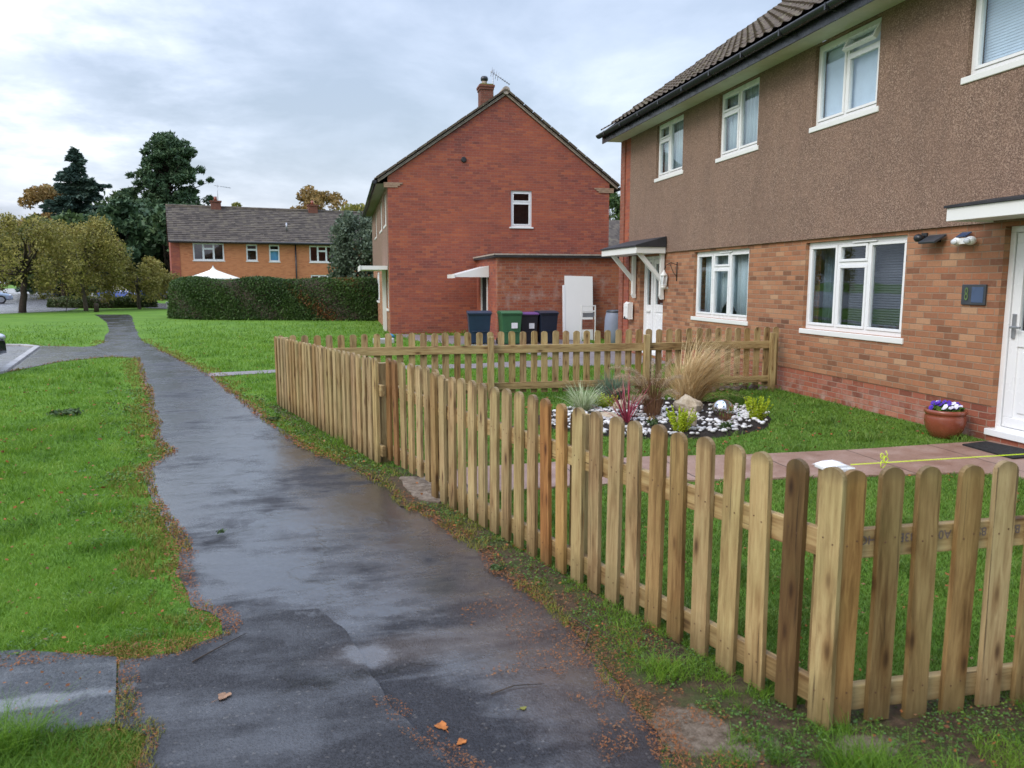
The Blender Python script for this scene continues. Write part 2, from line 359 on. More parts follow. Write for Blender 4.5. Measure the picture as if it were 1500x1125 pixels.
    M['spill'] = g.pbr(g.ramp(f1, [(.3, (.07, .05, .03)), (.45, (.17, .13, .095)), (.6, (.27, .22, .17)), (.75, (.34, .29, .24))]), .8, g.bump(g.noise(p, 60, 6, .8), 1.0, .012), .3)
    # ground
    g = G('lawn_ground'); p = g.pos(); f1 = g.noise(p, .6, 6, .7)
    c = g.ramp(f1, [(.3, (.065, .145, .016)), (.5, (.100, .205, .020)), (.7, (.145, .255, .030))])
    c = g.mix(g.rng(g.noise(p, 3, 6, .75), .48, .75, 0, .45), c, (.09, .13, .024))
    c = g.mix(g.rng(g.noise(p, 60, 4, .8), .45, .7, 0, .35), c, (.055, .085, .016))
    M['ground'] = g.pbr(c, .9, g.bump(g.noise(p, 40, 6, .8), .6, .02), .2)
    g = G('damp_soil'); p = g.pos(); f1 = g.noise(p, 20, 6, .8)
    M['soil'] = g.pbr(g.ramp(f1, [(.3, (.011, .008, .006)), (.6, (.028, .019, .014)), (.75, (.06, .042, .03))]), .85, g.bump(g.noise(p, 45, 6, .8), 1.0, .02), .3)
    g = G('verge_earth'); p = g.pos(); f1 = g.noise(p, 26, 6, .8)
    c = g.ramp(f1, [(.3, (.028, .020, .012)), (.5, (.075, .048, .026)), (.66, (.14, .088, .05))])
    c = g.mix(g.rng(g.noise(p, 5, 5, .7), .48, .62, 0, .75), c, (.055, .075, .018))
    S = g.n('ShaderNodeSeparateXYZ', {0: p}); S = g.last
    for (ex_, ey_, ra, rb) in ((1.17, 2.36, .15, .16), (1.72, 2.13, .13, .08), (1.32, 2.22, .12, .08)):
        q = g.ma('ADD', g.ma('POWER', g.ma('DIVIDE', g.ma('SUBTRACT', S.outputs[0], ex_), ra), 2.0), g.ma('POWER', g.ma('DIVIDE', g.ma('SUBTRACT', S.outputs[1], ey_), rb), 2.0))
        q = g.ma('ADD', q, g.ma('MULTIPLY', g.ma('SUBTRACT', g.noise(p, 11, 6, .75), .5), 2.6))
        c = g.mix(g.rng(q, .7, 1.1, .9, 0), c, g.ramp(g.noise(p, 40, 5, .8), [(.35, (.10, .07, .045)), (.6, (.25, .195, .145))]))
    M['earth'] = g.pbr(c, .85, g.bump(g.noise(p, 70, 6, .8), 1.0, .012), .3)
    # foliage family
    def leaf(name, stops, patch=1.2, ro=.55, tr=.25, k=.65):
        g = G(name); p = g.pos(); ri = g.n('ShaderNodeNewGeometry', out='Random Per Island')
        f = g.ma('ADD', g.ma('MULTIPLY', ri, k), g.ma('MULTIPLY', g.rng(g.noise(p, patch, 4, .6), .3, .7), 1 - k))
        c = g.ramp(f, [(i / (len(stops) - 1), q) for i, q in enumerate(stops)])
        b = g.n('ShaderNodeBsdfPrincipled', {'Base Color': c, 'Roughness': ro, 'Specular IOR Level': .3})
        t = g.n('ShaderNodeBsdfTranslucent', {0: c})
        mx = g.n('ShaderNodeMixShader', {0: tr, 1: b, 2: t}); g.t.links.new(mx, g.out.inputs[0]); return g.m
    M['grass'] = leaf('grass_blades', [(.040, .090, .014), (.090, .195, .020), (.145, .275, .026), (.20, .335, .034), (.35, .43, .11)], 1.7, .45, .42, .45)
    M['grass2'] = leaf('garden_grass_blades', [(.034, .072, .014), (.075, .150, .020), (.115, .205, .028), (.165, .26, .038), (.27, .33, .10)], 2.5, .45, .3, .6)
    M['verge_leaf'] = leaf('verge_weeds', [(.03, .065, .02), (.06, .13, .025), (.10, .19, .03), (.15, .22, .035)], 3, .4, .2)
    M['moss'] = leaf('yellow_moss', [(.10, .11, .02), (.18, .20, .03), (.22, .19, .04), (.16, .10, .03)], 4, .8, .15)
    M['litter'] = leaf('fallen_needles', [(.07, .030, .014), (.17, .062, .022), (.32, .115, .030), (.18, .090, .045), (.34, .18, .08)], 6, .7, .1)
    M['pine'] = leaf('pine_needles', [(.018, .040, .020), (.042, .082, .036), (.065, .118, .050), (.105, .155, .06)], .35, .6, .1, .6)
    M['spruce'] = leaf('spruce_needles', [(.022, .045, .036), (.045, .082, .060), (.068, .115, .082), (.10, .155, .105)], .35, .6, .1, .6)
    M['thorn'] = leaf('autumn_hawthorn_leaves', [(.075, .068, .024), (.16, .145, .038), (.26, .235, .055), (.35, .30, .075), (.25, .155, .06)], .8, .6, .25, .5)
    M['orange_leaf'] = leaf('orange_autumn_leaves', [(.15, .11, .04), (.26, .18, .06), (.34, .21, .07), (.25, .22, .08)], .3, .6, .25)
    M['yellow_leaf'] = leaf('yellow_green_leaves', [(.12, .12, .03), (.22, .22, .05), (.32, .28, .06)], .3, .6, .25)
    M['green_leaf'] = leaf('dark_green_leaves', [(.022, .042, .016), (.045, .08, .026), (.078, .125, .038), (.11, .16, .05)], .3, .6, .2)
    M['willow'] = leaf('grey_green_leaves', [(.06, .085, .055), (.11, .15, .095), (.17, .21, .14)], .6, .6, .2)
    M['hedge'] = leaf('beech_hedge_leaves', [(.014, .034, .010), (.036, .075, .016), (.062, .115, .024), (.10, .16, .038)], .6, .55, .15, .55)
    M['hedge_brown'] = leaf('browned_hedge_leaves', [(.12, .06, .02), (.24, .09, .03), (.18, .10, .03)], .6, .6, .15)
    M['box_hedge'] = leaf('low_hedge_leaves', [(.02, .035, .008), (.045, .07, .015), (.075, .10, .025)], .6, .55, .15)
    M['straw'] = leaf('straw_grass', [(.26, .16, .07), (.52, .37, .18), (.74, .57, .31), (.86, .74, .50)], 5, .5, .25)
    M['plume'] = leaf('grass_plumes', [(.34, .24, .15), (.48, .37, .25), (.56, .46, .34)], 5, .7, .3)
    M['brown_stem'] = leaf('brown_stems', [(.06, .03, .015), (.13, .06, .03), (.22, .11, .05), (.12, .11, .04)], 9, .6, .15)
    M['cordy'] = leaf('cordyline_leaves', [(.10, .02, .03), (.32, .04, .07), (.50, .09, .13), (.16, .05, .06), (.55, .22, .22)], 9, .35, .25, .9)
    M['sedge'] = leaf('variegated_sedge', [(.20, .28, .12), (.48, .55, .32), (.74, .76, .55)], 9, .45, .2, .9)
    M['fescue'] = leaf('blue_green_fescue', [(.05, .10, .06), (.11, .18, .12), (.20, .28, .19)], 9, .5, .2, .9)
    M['heather'] = leaf('lime_heather', [(.22, .32, .015), (.42, .52, .02), (.60, .66, .05)], 9, .5, .3, .9)
    M['bark'] = plain('grey_bark', (.10, .08, .062), .9, .2, .35, 8, .8)
    M['bark_dark'] = plain('dark_bark', (.06, .045, .035), .9, .2, .35, 8, .8)
    M['pebble'] = leaf('white_marble_pebble', [(.28, .26, .24), (.50, .48, .46), (.66, .65, .64), (.74, .73, .73)], 3, .45, 0, .8)
    g = G('sandstone_boulder'); p = g.obj()
    M['boulder'] = g.pbr(g.ramp(g.noise(p, 9, 6, .7), [(.3, (.30, .22, .14)), (.5, (.50, .41, .29)), (.7, (.60, .52, .40))]), .8, g.bump(g.noise(p, 22, 6, .75), .9, .02), .3)
    M['steel'] = plain('mirror_steel', (.62, .63, .66), .07, .5, .03, metal=1)
    M['terracotta'] = plain('glazed_terracotta', (.23, .062, .035), .25, .5, .12, 7)
    M['violet'] = plain('violet_petal', (.085, .03, .36), .6, .3, .3, 40)
    M['petal_white'] = plain('white_petal', (.72, .70, .80), .6, .3, .1, 40)
    M['petal_yellow'] = plain('yellow_petal', (.7, .42, .03), .6, .3, .1, 40)
    M['mat'] = plain('black_rubber_mat', (.017, .017, .018), .8, .3, .3, 20, .6)
    M['string'] = plain('yellow_builders_line', (.62, .80, .02), .6, .3, .05)
    M['blue_bin'] = plain('dark_blue_plastic', (.012, .030, .062), .4, .5, .12)
    M['navy_bin'] = plain('navy_plastic', (.009, .016, .034), .4, .5, .12)
    M['black_bin'] = plain('black_plastic', (.010, .010, .017), .4, .5, .15)
    M['green_bin'] = plain('green_plastic', (.03, .115, .048), .42, .5, .12)
    M['purple'] = plain('purple_plastic', (.115, .045, .17), .42, .5, .1)
    M['sticker'] = plain('white_sticker', (.68, .68, .72), .5, .4, .1, 30)
    M['rubber'] = plain('black_rubber', (.015, .015, .016), .75, .3, .2)
    M['barrel'] = plain('grey_plastic', (.20, .23, .30), .5, .4, .1)
    M['grey_metal'] = plain('grey_metal', (.35, .36, .38), .4, .5, .1, metal=.7)
    M['slate'] = plain('slate_grey_plastic', (.045, .052, .062), .35, .5, .15)
    M['solar'] = plain('solar_cell', (.06, .09, .17), .15, .6, .1)
    M['lime_fig'] = plain('green_figure', (.11, .17, .06), .5, .4, .1)
    M['lens'] = plain('clear_lens', (.60, .62, .64), .15, .6, .05)
    M['iron'] = plain('wrought_iron', (.02, .018, .016), .6, .4, .2)
    M['stamp'] = plain('grey_stamp_ink', (.12, .095, .10), .8, .2, .4, 60)
    M['car_black'] = plain('black_car_paint', (.02, .02, .024), .15, .6, .05)
    M['car_silver'] = plain('silver_blue_car_paint', (.30, .36, .44), .2, .6, .05, metal=.4)
    M['car_blue'] = plain('blue_car_paint', (.05, .10, .33), .18, .6, .05)
    M['car_glass'] = plain('car_glass', (.02, .025, .03), .05, .8, .05)
    M['lamp'] = plain('headlamp', (.55, .57, .60), .1, .7, .05, metal=.4)
    M['plate'] = plain('number_plate', (.72, .72, .70), .4, .4, .03)
    M['ink'] = plain('black_ink', (.012, .012, .012), .6, .3, .05)
    M['canvas'] = plain('cream_canvas', (.72, .70, .60), .8, .2, .06)
    M['kerb'] = plain('concrete_kerb', (.34, .33, .32), .7, .3, .25, 3, .5)
    M['rubble'] = plain('rubble_stone', (.16, .12, .10), .9, .2, .5, 9, .8)
    M['frosted'] = plain('frosted_blue_pane', (.16, .40, .62), .3, .5, .06)
    M['bluebag'] = plain('blue_plastic_bag', (.05, .22, .38), .4, .4, .1)
    M['dry_leaf'] = plain('dry_tan_leaf', (.26, .15, .09), .7, .3, .4, 30)
    M['rust_leaf'] = plain('rust_leaf', (.36, .12, .025), .6, .3, .4, 30)
    M['nail'] = plain('rusty_nail_head', (.10, .05, .03), .6, .3, .3)
    M['corbel_stone'] = plain('buff_corbel_brick', (.33, .22, .15), .85, .2, .2, 10, .5)
    M['lead'] = plain('lead_flashing', (.16, .165, .175), .6, .4, .2)
mats()

# ------------------------------------------------------------------ camera + light
YAW = 12.4
cam = bpy.data.cameras.new('camera'); co = bpy.data.objects.new('camera', cam); COL.objects.link(co)
co.location = (0, 0, 1.6); co.rotation_euler = (R(90 - 7.6), 0, R(-YAW))
cam.sensor_width = 36; cam.lens = 36 * 1120 / 1500; cam.clip_end = 2000; cam.clip_start = .05
cam.dof.use_dof = True; cam.dof.focus_distance = 8.0; cam.dof.aperture_fstop = 4.0
sc.camera = co
w = bpy.data.worlds.new('World'); sc.world = w; w.use_nodes = True
nt = w.node_tree; nt.nodes.clear()
class GW(G):
    def __init__(s, nt): s.t = nt; s.out = nt.nodes.new('ShaderNodeOutputWorld')
g = GW(nt)
SUN_EL, SUN_AZ = 38, -118      # azimuth measured from +Y towards +X
sky = g.n('ShaderNodeTexSky', sky_type='NISHITA', sun_disc=False, sun_elevation=R(SUN_EL), sun_rotation=R(SUN_AZ), air_density=1.6, dust_density=3.0)
b1 = g.n('ShaderNodeBackground', {0: sky, 1: .05})
d = g.n('ShaderNodeTexCoord', out=0); s_ = g.n('ShaderNodeSeparateXYZ', {0: d}); S = g.last
zz = g.ma('MAXIMUM', S.outputs[2], 0.0); den = g.ma('ADD', zz, .22)
cv = g.n('ShaderNodeCombineXYZ', {0: g.ma('DIVIDE', S.outputs[0], den), 1: g.ma('DIVIDE', S.outputs[1], den), 2: 0.0})
n1 = g.noise(g.scale(cv, (1, 1, 1), (2.1, .6, 0)), 1.25, 7, .56, .25)
n2 = g.noise(g.scale(cv, (.55, 1, 1), (5.1, 3.3, 0)), .62, 4, .5, .1)
m = g.ma('ADD', g.ma('MULTIPLY', n1, .62), g.ma('MULTIPLY', n2, .38))
# brighter towards the veiled sun at the left
dl = g.n('ShaderNodeVectorMath', {0: d, 1: (math.sin(R(-38)), math.cos(R(-38)), .25)}, 1, operation='DOT_PRODUCT')
m = g.ma('ADD', m, g.rng(dl, .55, 1.05, -.03, .045))
m = g.ma('ADD', m, g.rng(zz, .0, .20, -.055, .0))
dl2 = g.n('ShaderNodeVectorMath', {0: d, 1: (-.28, .935, .216)}, 1, operation='DOT_PRODUCT')
m = g.ma('ADD', m, g.ma('MULTIPLY', g.rng(dl2, .955, 1.0, 0, .17), g.rng(g.noise(g.scale(cv, (.9, 1.0, 1), (1.2, 4.4, 0)), 1.9, 6, .6), .40, .60)))
m = g.ma('ADD', m, g.ma('MULTIPLY', g.ma('SUBTRACT', g.noise(g.scale(cv, (1.1, .8, 1)), 2.3, 7, .62, .5), .5), .17))
cc = g.ramp(m, [(.40, (.38, .45, .60)), (.47, (.47, .54, .705)), (.53, (.575, .645, .82)), (.60, (.74, .80, .95)), (.69, (1.08, 1.12, 1.16))])
zen = g.rng(zz, .36, .9, 1.0, 3.4)
b2 = g.n('ShaderNodeBackground', {0: cc, 1: g.ma('MULTIPLY', zen, .74)})
ad = g.n('ShaderNodeAddShader', {0: b1, 1: b2}); nt.links.new(ad, g.out.inputs[0])
sl = bpy.data.lights.new('sun', 'SUN'); sl.energy = 1.3; sl.angle = R(28); sl.color = (1, .96, .90)
so = bpy.data.objects.new('sun', sl); COL.objects.link(so); so.location = (-20, -10, 30)
dv = Vector((math.sin(R(SUN_AZ)) * math.cos(R(SUN_EL)), math.cos(R(SUN_AZ)) * math.cos(R(SUN_EL)), math.sin(R(SUN_EL))))
so.rotation_euler = dv.to_track_quat('Z', 'Y').to_euler()
sc.view_settings.view_transform = 'Standard'; sc.view_settings.look = 'None'; sc.view_settings.exposure = 0.36; sc.view_settings.gamma = 1

# ------------------------------------------------------------------ ground sheets
def rough_poly(pts, jit=.02, step=.12, far=14, closed=True):
    out = []
    for i in range(len(pts) - (0 if closed else 1)):
        a = np.array(pts[i], float); b = np.array(pts[(i + 1) % len(pts)], float)
        L = np.linalg.norm(b - a); dd = np.linalg.norm((a + b) / 2)
        n = max(1, int(L / (step if dd < far else step * 6)))
        for k in range(n):
            p = a + (b - a) * k / n
            if 0 < k: p = p + rng.normal(0, jit, 2) * (.6 if dd < far else 1.5)
            out.append(tuple(p))
    return out
def sheet(name, pts, z, mat, kind='structure', thick=None, **kw):
    mb = MB()
    if thick: mb.prism(pts, z - thick, z)
    else:
        tri = tessellate_polygon([[Vector((p[0], p[1], 0)) for p in pts]])
        fs = []
        for t in tri:
            a, b, c = [pts[i] for i in t]
            cr = (b[0] - a[0]) * (c[1] - a[1]) - (b[1] - a[1]) * (c[0] - a[0])
            fs.append(tuple(t) if cr > 0 else tuple(reversed(t)))
        mb.add([(p[0], p[1], z) for p in pts], fs)
    o = mb.build(name, mat); tag(o, kind=kind); 
    for k, v in kw.items(): o[k] = v
    return o

PATHL = [(-4.3, 17.45), (-3.75, 15.3), (-3.15, 13.1), (-2.72, 11.6), (-2.45, 10.3), (-2.15, 9.3), (-1.99, 8.5), (-1.66, 7.6), (-1.72, 6.9), (-1.44, 6.0), (-1.2, 5.3), (-1.03, 4.85), (-.90, 4.25), (-.78, 3.87), (-.61, 3.68), (-.58, 3.52), (-.76, 3.38), (-.98, 3.36), (-.84, 2.82), (-.73, 2.74), (-.70, 2.4), (-.66, 1.6), (-.6, -3)]
PATHR = [(1.15, -3), (1.12, 1.2), (1.04, 2.1), (1.07, 2.45), (1.02, 2.8), (1.04, 3.15), (.97, 3.55), (.84, 3.9), (.77, 4.4), (.59, 5.0), (.42, 5.4), (.36, 5.85), (.12, 6.45), (-.36, 7.5), (-.80, 8.9), (-1.46, 11.2), (-2.22, 13.8), (-3.2, 16.6), (-4.1, 19.0), (-5.4, 22.6), (-6.65, 27.2), (-8.55, 34.5), (-9.6, 38.6), (-10.4, 41.2)]
FARL = [(-12.0, 41.4), (-10.9, 38.3), (-9.2, 33.2), (-7.5, 27.3), (-7.0, 25.0), (-6.25, 22.2), (-6.15, 20.9)]
BR_N = [(-6.35, 20.75), (-7.35, 21.3), (-10.0, 22.0)]
BR_S = [(-13, 9.0), (-7.2, 12.0), (-5.9, 15.3), (-5.6, 17.0), (-4.95, 17.9)]
path_poly = rough_poly(PATHL + PATHR, .018, closed=False) + [PATHR[-1]] + FARL + BR_N + BR_S
# the branch towards the parking bay: drop the part that is road
sheet('ground', [(-500, -200), (500, -200), (500, 700), (-500, 700)], 0, M['ground'])
sheet('footpath', path_poly, .006, M['asphalt'])
seam = [(-.42, 3.72), (-.16, 3.68), (-.05, 3.46), (.02, 3.22), (.06, 3.03), (.13, 2.73), (.23, 2.51), (.36, 2.3), (.62, 1.9), (.7, -2.6)]
sheet('footpath_patch', rough_poly([(-.835, 2.81), (-.965, 3.33), (-.74, 3.34), (-.56, 3.50), (-.5, 3.68)] + seam + [(-.58, -2.6), (-.62, 1.6), (-.68, 2.4), (-.72, 2.73)], .006, .06), .017, M['asphalt_b'], thick=.010)
sheet('concrete_slab', [(-5.0, 3.72), (-1.42, 3.53), (-.985, 3.37), (-.85, 2.83), (-1.22, 2.80), (-5.0, 2.86)], .016, M['slab'], thick=.010)
# roads at the left
BAY = [(-40, 30), (-14, 23.2), (-7.9, 21.2), (-7.35, 20.6), (-5.95, 15.0), (-6.5, 12.2), (-14, 5), (-40, -5)]
sheet('parking_bay', BAY, .010, M['road'])
sheet('road', [(-19.2, 41.0), (-16.8, 43.6), (-15.0, 47.0), (-15.8, 52), (-13, 53.5), (-11.5, 50.6), (-8.2, 46.5), (-8, 49.8), (-10, 57), (-16, 66), (-22, 90), (-60, 210), (-90, 210), (-60, 90), (-70, 30), (-30, 38)], .012, M['road'])
sheet('far_pavement', [(-8.3, 53), (-6.9, 52.5), (-15, 90), (-18, 90)], .008, M['paving_grey'])
sheet('garden_path', [(.63, 6.17), (1.03, 6.37), (2.7, 6.42), (3.6, 6.30), (4.7, 6.27), (5.82, 6.32), (6.35, 6.34), (6.35, 4.6), (5.5, 4.6), (5.35, 5.15), (5.03, 5.3), (4.07, 5.4), (3.2, 5.5), (2.36, 5.58), (1.5, 5.60), (.86, 5.50)], .02, M['paving'], thick=.016)
sheet('neighbour_path', [(-2.25, 13.65), (-1.2, 14.0), (1, 14.05), (2.4, 13.92), (3.7, 13.88), (6.32, 13.9), (6.32, 20.5), (1.5, 23.75), (1.9, 21.0), (3.4, 18.4), (4.4, 15.2), (2.5, 14.7), (0, 14.6), (-1.3, 14.45), (-2.35, 14.15)], .016, M['paving_grey'], thick=.012)
tag(sheet('threshold', rough_poly([(.42, 6.16), (.66, 6.12), (.80, 5.60), (.64, 5.36), (.50, 5.46), (.42, 5.9)], .012, .05), .022, M['spill'], thick=.018), kind='structure')
VERGE = rough_poly([(1.10, 1.4), (1.04, 2.3), (1.03, 2.9), (.97, 3.5), (.82, 3.95), (.75, 4.4), (.60, 4.95), (.45, 5.35), (.62, 5.30), (.74, 5.1), (1.0, 4.3), (1.30, 3.35), (1.60, 2.42), (3.2, 2.30), (3.2, 1.2)], .012, .06)
sheet('verge_earth', VERGE, .010, M['earth'])
sheet('gate_earth', rough_poly([(.36, 5.35), (.33, 5.9), (.12, 6.46), (.05, 6.62), (.30, 6.66), (.68, 6.22), (.84, 5.5), (.66, 5.15)], .012, .06), .0125, M['earth'])
GAPE = rough_poly([(.40, 6.25), (.30, 6.62), (-.86, 10.30), (-.98, 10.2), (.05, 6.62), (.28, 6.15)], .01, .08)
sheet('fence_foot_earth', GAPE, .007, M['earth'])
sheet('bay_edge_earth', [(-20, 24.9), (-14, 23.4), (-7.9, 21.35), (-7.5, 21.5), (-13.9, 23.9), (-20, 25.6)], .014, M['earth'])
# kerb of the bay (real step)
kb = MB()
kp = [(-14, 23.35), (-7.95, 21.35), (-7.42, 20.75), (-6.0, 15.05), (-6.55, 12.3), (-14, 5.1)]
for a, b in zip(kp[:-1], kp[1:]):
    a = Vector((*a, 0)); b = Vector((*b, 0)); dd = b - a; n = max(1, int(dd.length / .9)); ang = math.atan2(dd.y, dd.x)
    for k in range(n):
        p = a + dd * k / n; L = dd.length / n
        Mx = Matrix.Translation(p) @ Matrix.Rotation(ang, 4, 'Z'); kb.box(.006, L - .006, 0, .13, -.05, .05, Mx)
tag(W(kb, 'kerb', M['kerb'], None, .012), kind='structure')

# ------------------------------------------------------------------ houses
def wall_open(mb, axis, c0, c1, u0, u1, z0, z1, ops):
    """wall slab between c0..c1 on its thin axis, running u0..u1, with rectangular openings (u,u,z,z)"""
    us = sorted({u0, u1, *[o[0] for o in ops], *[o[1] for o in ops]}); us = [u for u in us if u0 <= u <= u1]
    for a, b in zip(us[:-1], us[1:]):
        cut = sorted([(max(z0, o[2]), min(z1, o[3])) for o in ops if o[0] <= a + 1e-6 and o[1] >= b - 1e-6 and o[3] > z0 and o[2] < z1])
        z = z0
        for (q, r) in cut + [(z1, z1)]:
            if q - z > 1e-4:
                if axis == 'y': mb.box(c0, c1, a, b, z, q)
                else: mb.box(a, b, c0, c1, z, q)
            z = max(z, r)

def frame_rect(mb, P, u0, u1, z0, z1, t, d0, d1):
    """rectangular ring in the local (u,z) plane; P maps (u, depth, z) -> Vector"""
    for (a, b, c, d) in ((u0, u1, z0, z0 + t), (u0, u1, z1 - t, z1), (u0, u0 + t, z0 + t, z1 - t), (u1 - t, u1, z0 + t, z1 - t)):
        boxP(mb, P, a, b, d0, d1, c, d)
def boxP(mb, P, u0, u1, d0, d1, z0, z1):
    vs = [P(u, d, z) for z in (z0, z1) for d in (d0, d1) for u in (u0, u1)]
    mb.add(vs, [(0, 2, 3, 1), (4, 5, 7, 6), (0, 1, 5, 4), (1, 3, 7, 5), (3, 2, 6, 7), (2, 0, 4, 6)])

def window(parent, P, u0, u1, z0, z1, cells, sill=.07, name='window', label=None, out=.045, open_cell=None, sillname='sill', glassmat='glass'):
    """cells: list of (a,b,c,d) fractions of the opening; each gets a casement and a pane. depth 0 = frame face, positive inwards"""
    wd = MB(); t = .055
    frame_rect(wd, P, u0, u1, z0, z1, t, 0, .07)
    W_, H_ = u1 - u0, z1 - z0
    root = None
    for (a, b, c, d) in cells:
        for (pa, isu) in ((b, 1), (d, 0)):
            pass
    vs = sorted({(b, c, d) for (a, b, c, d) in cells if b < .999}); hs = sorted({(d, a, b) for (a, b, c, d) in cells if d < .999})
    done = set()
    for (b, c, d) in vs:
        k = (round(b, 3),)
        if k in done: continue
        done.add(k)
        # mullion over the full height it separates
        zs = [(c2, d2) for (a2, b2, c2, d2) in cells if abs(b2 - b) < 1e-3]
        boxP(wd, P, u0 + b * W_ - .022, u0 + b * W_ + .022, .003, .067, z0 + min(q[0] for q in zs) * H_ + (t if min(q[0] for q in zs) < .01 else 0), z0 + max(q[1] for q in zs) * H_ - (t if max(q[1] for q in zs) > .99 else 0))
    for (d, a, b) in hs:
        ua = u0 + a * W_ + (t if a < .01 else .022); ub = u0 + b * W_ - (t if b > .99 else .022)
        boxP(wd, P, ua, ub, .003, .067, z0 + d * H_ - .022, z0 + d * H_ + .022)
    root = W(wd, name, M['upvc'], parent, .004)
    if label: root['label'] = label
    for i, (a, b, c, d) in enumerate(cells):
        ua = u0 + a * W_ + (t if a < .01 else .022); ub = u0 + b * W_ - (t if b > .99 else .022)
        za = z0 + c * H_ + (t if c < .01 else .022); zb = z0 + d * H_ - (t if d > .99 else .022)
        sm = MB(); gm = MB()
        if open_cell == i:
            piv = zb; an = R(28)
            def Q(u, dd, z, P=P, piv=piv, an=an):
                h = z - piv; return P(u, dd * math.cos(an) + h * math.sin(an) - .01, piv + h * math.cos(an) - dd * math.sin(an))
        else: Q = P
        frame_rect(sm, Q, ua + .002, ub - .002, za + .002, zb - .002, .034, -.012, .045)
        boxP(gm, Q, ua + .030, ub - .030, .012, .022, za + .030, zb - .030)
        c_ = W(sm, 'casement', M['upvc'], root, .004); c_.location = (0, 0, 0)
        c2 = W(gm, 'pane', M[glassmat], root)
    if sill:
        sl_ = MB(); boxP(sl_, P, u0 - .05, u1 + .05, -.075, .05, z0 - sill, z0 - .001)
        W(sl_, sillname, M['white_paint'], root, .008)
    return root

# ---------------- the house on the right ----------------
XF = 6.35
def PX(x):                       # facade in the plane X=x facing -X
    return lambda u, d, z: Vector((x + d, u, z))
home = empty('brick_house', (XF, 17.05, 0), 0, 'long two storey house with brown pebbledash above and multi-brown brick below, at the right', 'house')
Y1, Y0 = 17.05, -1.0
gfA = (11.26, 13.22, .97, 2.14); gfB = (7.74, 9.72, .95, 2.14)
f1 = (13.80, 15.06, 3.69, 4.74); f2 = (11.11, 12.40, 3.69, 4.74); f3 = (8.38, 9.68, 3.69, 4.74); f4 = (5.55, 7.02, 3.69, 4.74)
drA = (14.60, 15.86, .10, 2.14); drB = (5.30, 6.40, .10, 2.14)
gfC = (1.2, 3.2, .95, 2.14); f5 = (1.4, 2.7, 3.69, 4.74)
mb = MB(); wall_open(mb, 'y', XF, XF + .25, Y0, 16.5, .36, 2.20, [gfA, gfB, drA, drB, gfC])
W(mb, 'wall', M['brick_house'], home)
mb = MB(); wall_open(mb, 'y', XF + .014, XF + .25, Y0, 16.5, -.1, .36, [drA, drB]); W(mb, 'plinth', M['brick_plinth'], home)
mb = MB(); mb.box(XF - .02, XF + .25, 16.5, 16.80, -.1, 4.76); W(mb, 'quoin', M['brick_red'], home)
mb = MB(); mb.box(XF - .05, XF + .25, 16.801, Y1, -.1, 4.76); W(mb, 'quoin', M['brick_quoin'], home)
mb = MB(); wall_open(mb, 'y', XF - .028, XF + .24, Y0, 16.498, 2.203, 4.76, [f1, f2, f3, f4, f5])
mb.box(XF - .04, XF - .026, Y0, 16.495, 2.185, 2.215); W(mb, 'pebbledash_wall', M['render'], home)
mb = MB(); mb.box(XF + .26, XF + 8.0, Y1 - .25, Y1, -.1, 4.76); mb.box(XF + .26, XF + 8.0, Y0, Y0 + .25, -.1, 4.76); mb.box(XF + 7.75, XF + 8, Y0 + .26, Y1 - .26, -.1, 4.76)
RX, RZ = XF + 4.0, 4.95 + 4.4 * math.tan(R(35)) - .14
mb.prism([(XF + .0, 4.77), (XF + 8.0, 4.77), (RX, RZ - .13)], Y1 - .24, Y1 - .01, 'y'); mb.prism([(XF + .0, 4.77), (XF + 8, 4.77), (RX, RZ - .13)], Y0 + .01, Y0 + .24, 'y')
W(mb, 'end_wall', M['brick_quoin'], home)
mb = MB(); mb.box(XF + .26, XF + 7.7, Y0 + .3, Y1 - .3, 2.3, 2.45); mb.box(XF + .26, XF + 7.7, Y0 + .3, Y1 - .3, -.05, .09); mb.box(XF + .26, XF + 7.7, Y0 + .3, Y1 - .3, 4.80, 4.86)
for yy in (4.2, 7.3, 10.5, 13.5): mb.box(XF + .26, XF + 4, yy - .05, yy + .05, .09, 2.3); mb.box(XF + .26, XF + 4, yy - .25, yy - .15, 2.45, 4.79)
mb.box(XF + 3.9, XF + 4.0, Y0 + .3, Y1 - .3, .09, 2.3); mb.box(XF + 3.9, XF + 4.0, Y0 + .3, Y1 - .3, 2.45, 4.79)
W(mb, 'interior', M['roomwall'], home)
mb = MB(); mb.box(XF - .46, XF - .03, Y0, Y1 + .06, 4.762, 4.785); W(mb, 'soffit', M['cream'], home)
mb = MB(); mb.box(XF - .482, XF - .462, Y0, Y1 + .08, 4.715, 4.945); W(mb, 'fascia', M['black_pvc'], home)
# half-round gutter with brackets
mb = MB(); pts = []
for i in range(13):
    a = math.pi * (1 + i / 12); pts.append((.074 * math.cos(a), .074 * math.sin(a)))
for i in range(12, -1, -1):
    a = math.pi * (1 + i / 12); pts.append((.067 * math.cos(a), .067 * math.sin(a)))
gx, gz = XF - .558, 4.90
mb.prism([(gx + p[0], gz + p[1]) for p in pts], Y0, Y1 + .10, 'y', None, True)
W(mb, 'gutter', M['black_pvc'], home)
for k in range(14):
    mb = MB(); mb.box(gx - .078, gx + .075, 16.6 - k, 16.63 - k, gz - .079, gz + .006); W(mb, 'gutter_bracket', M['black_pvc'], home)
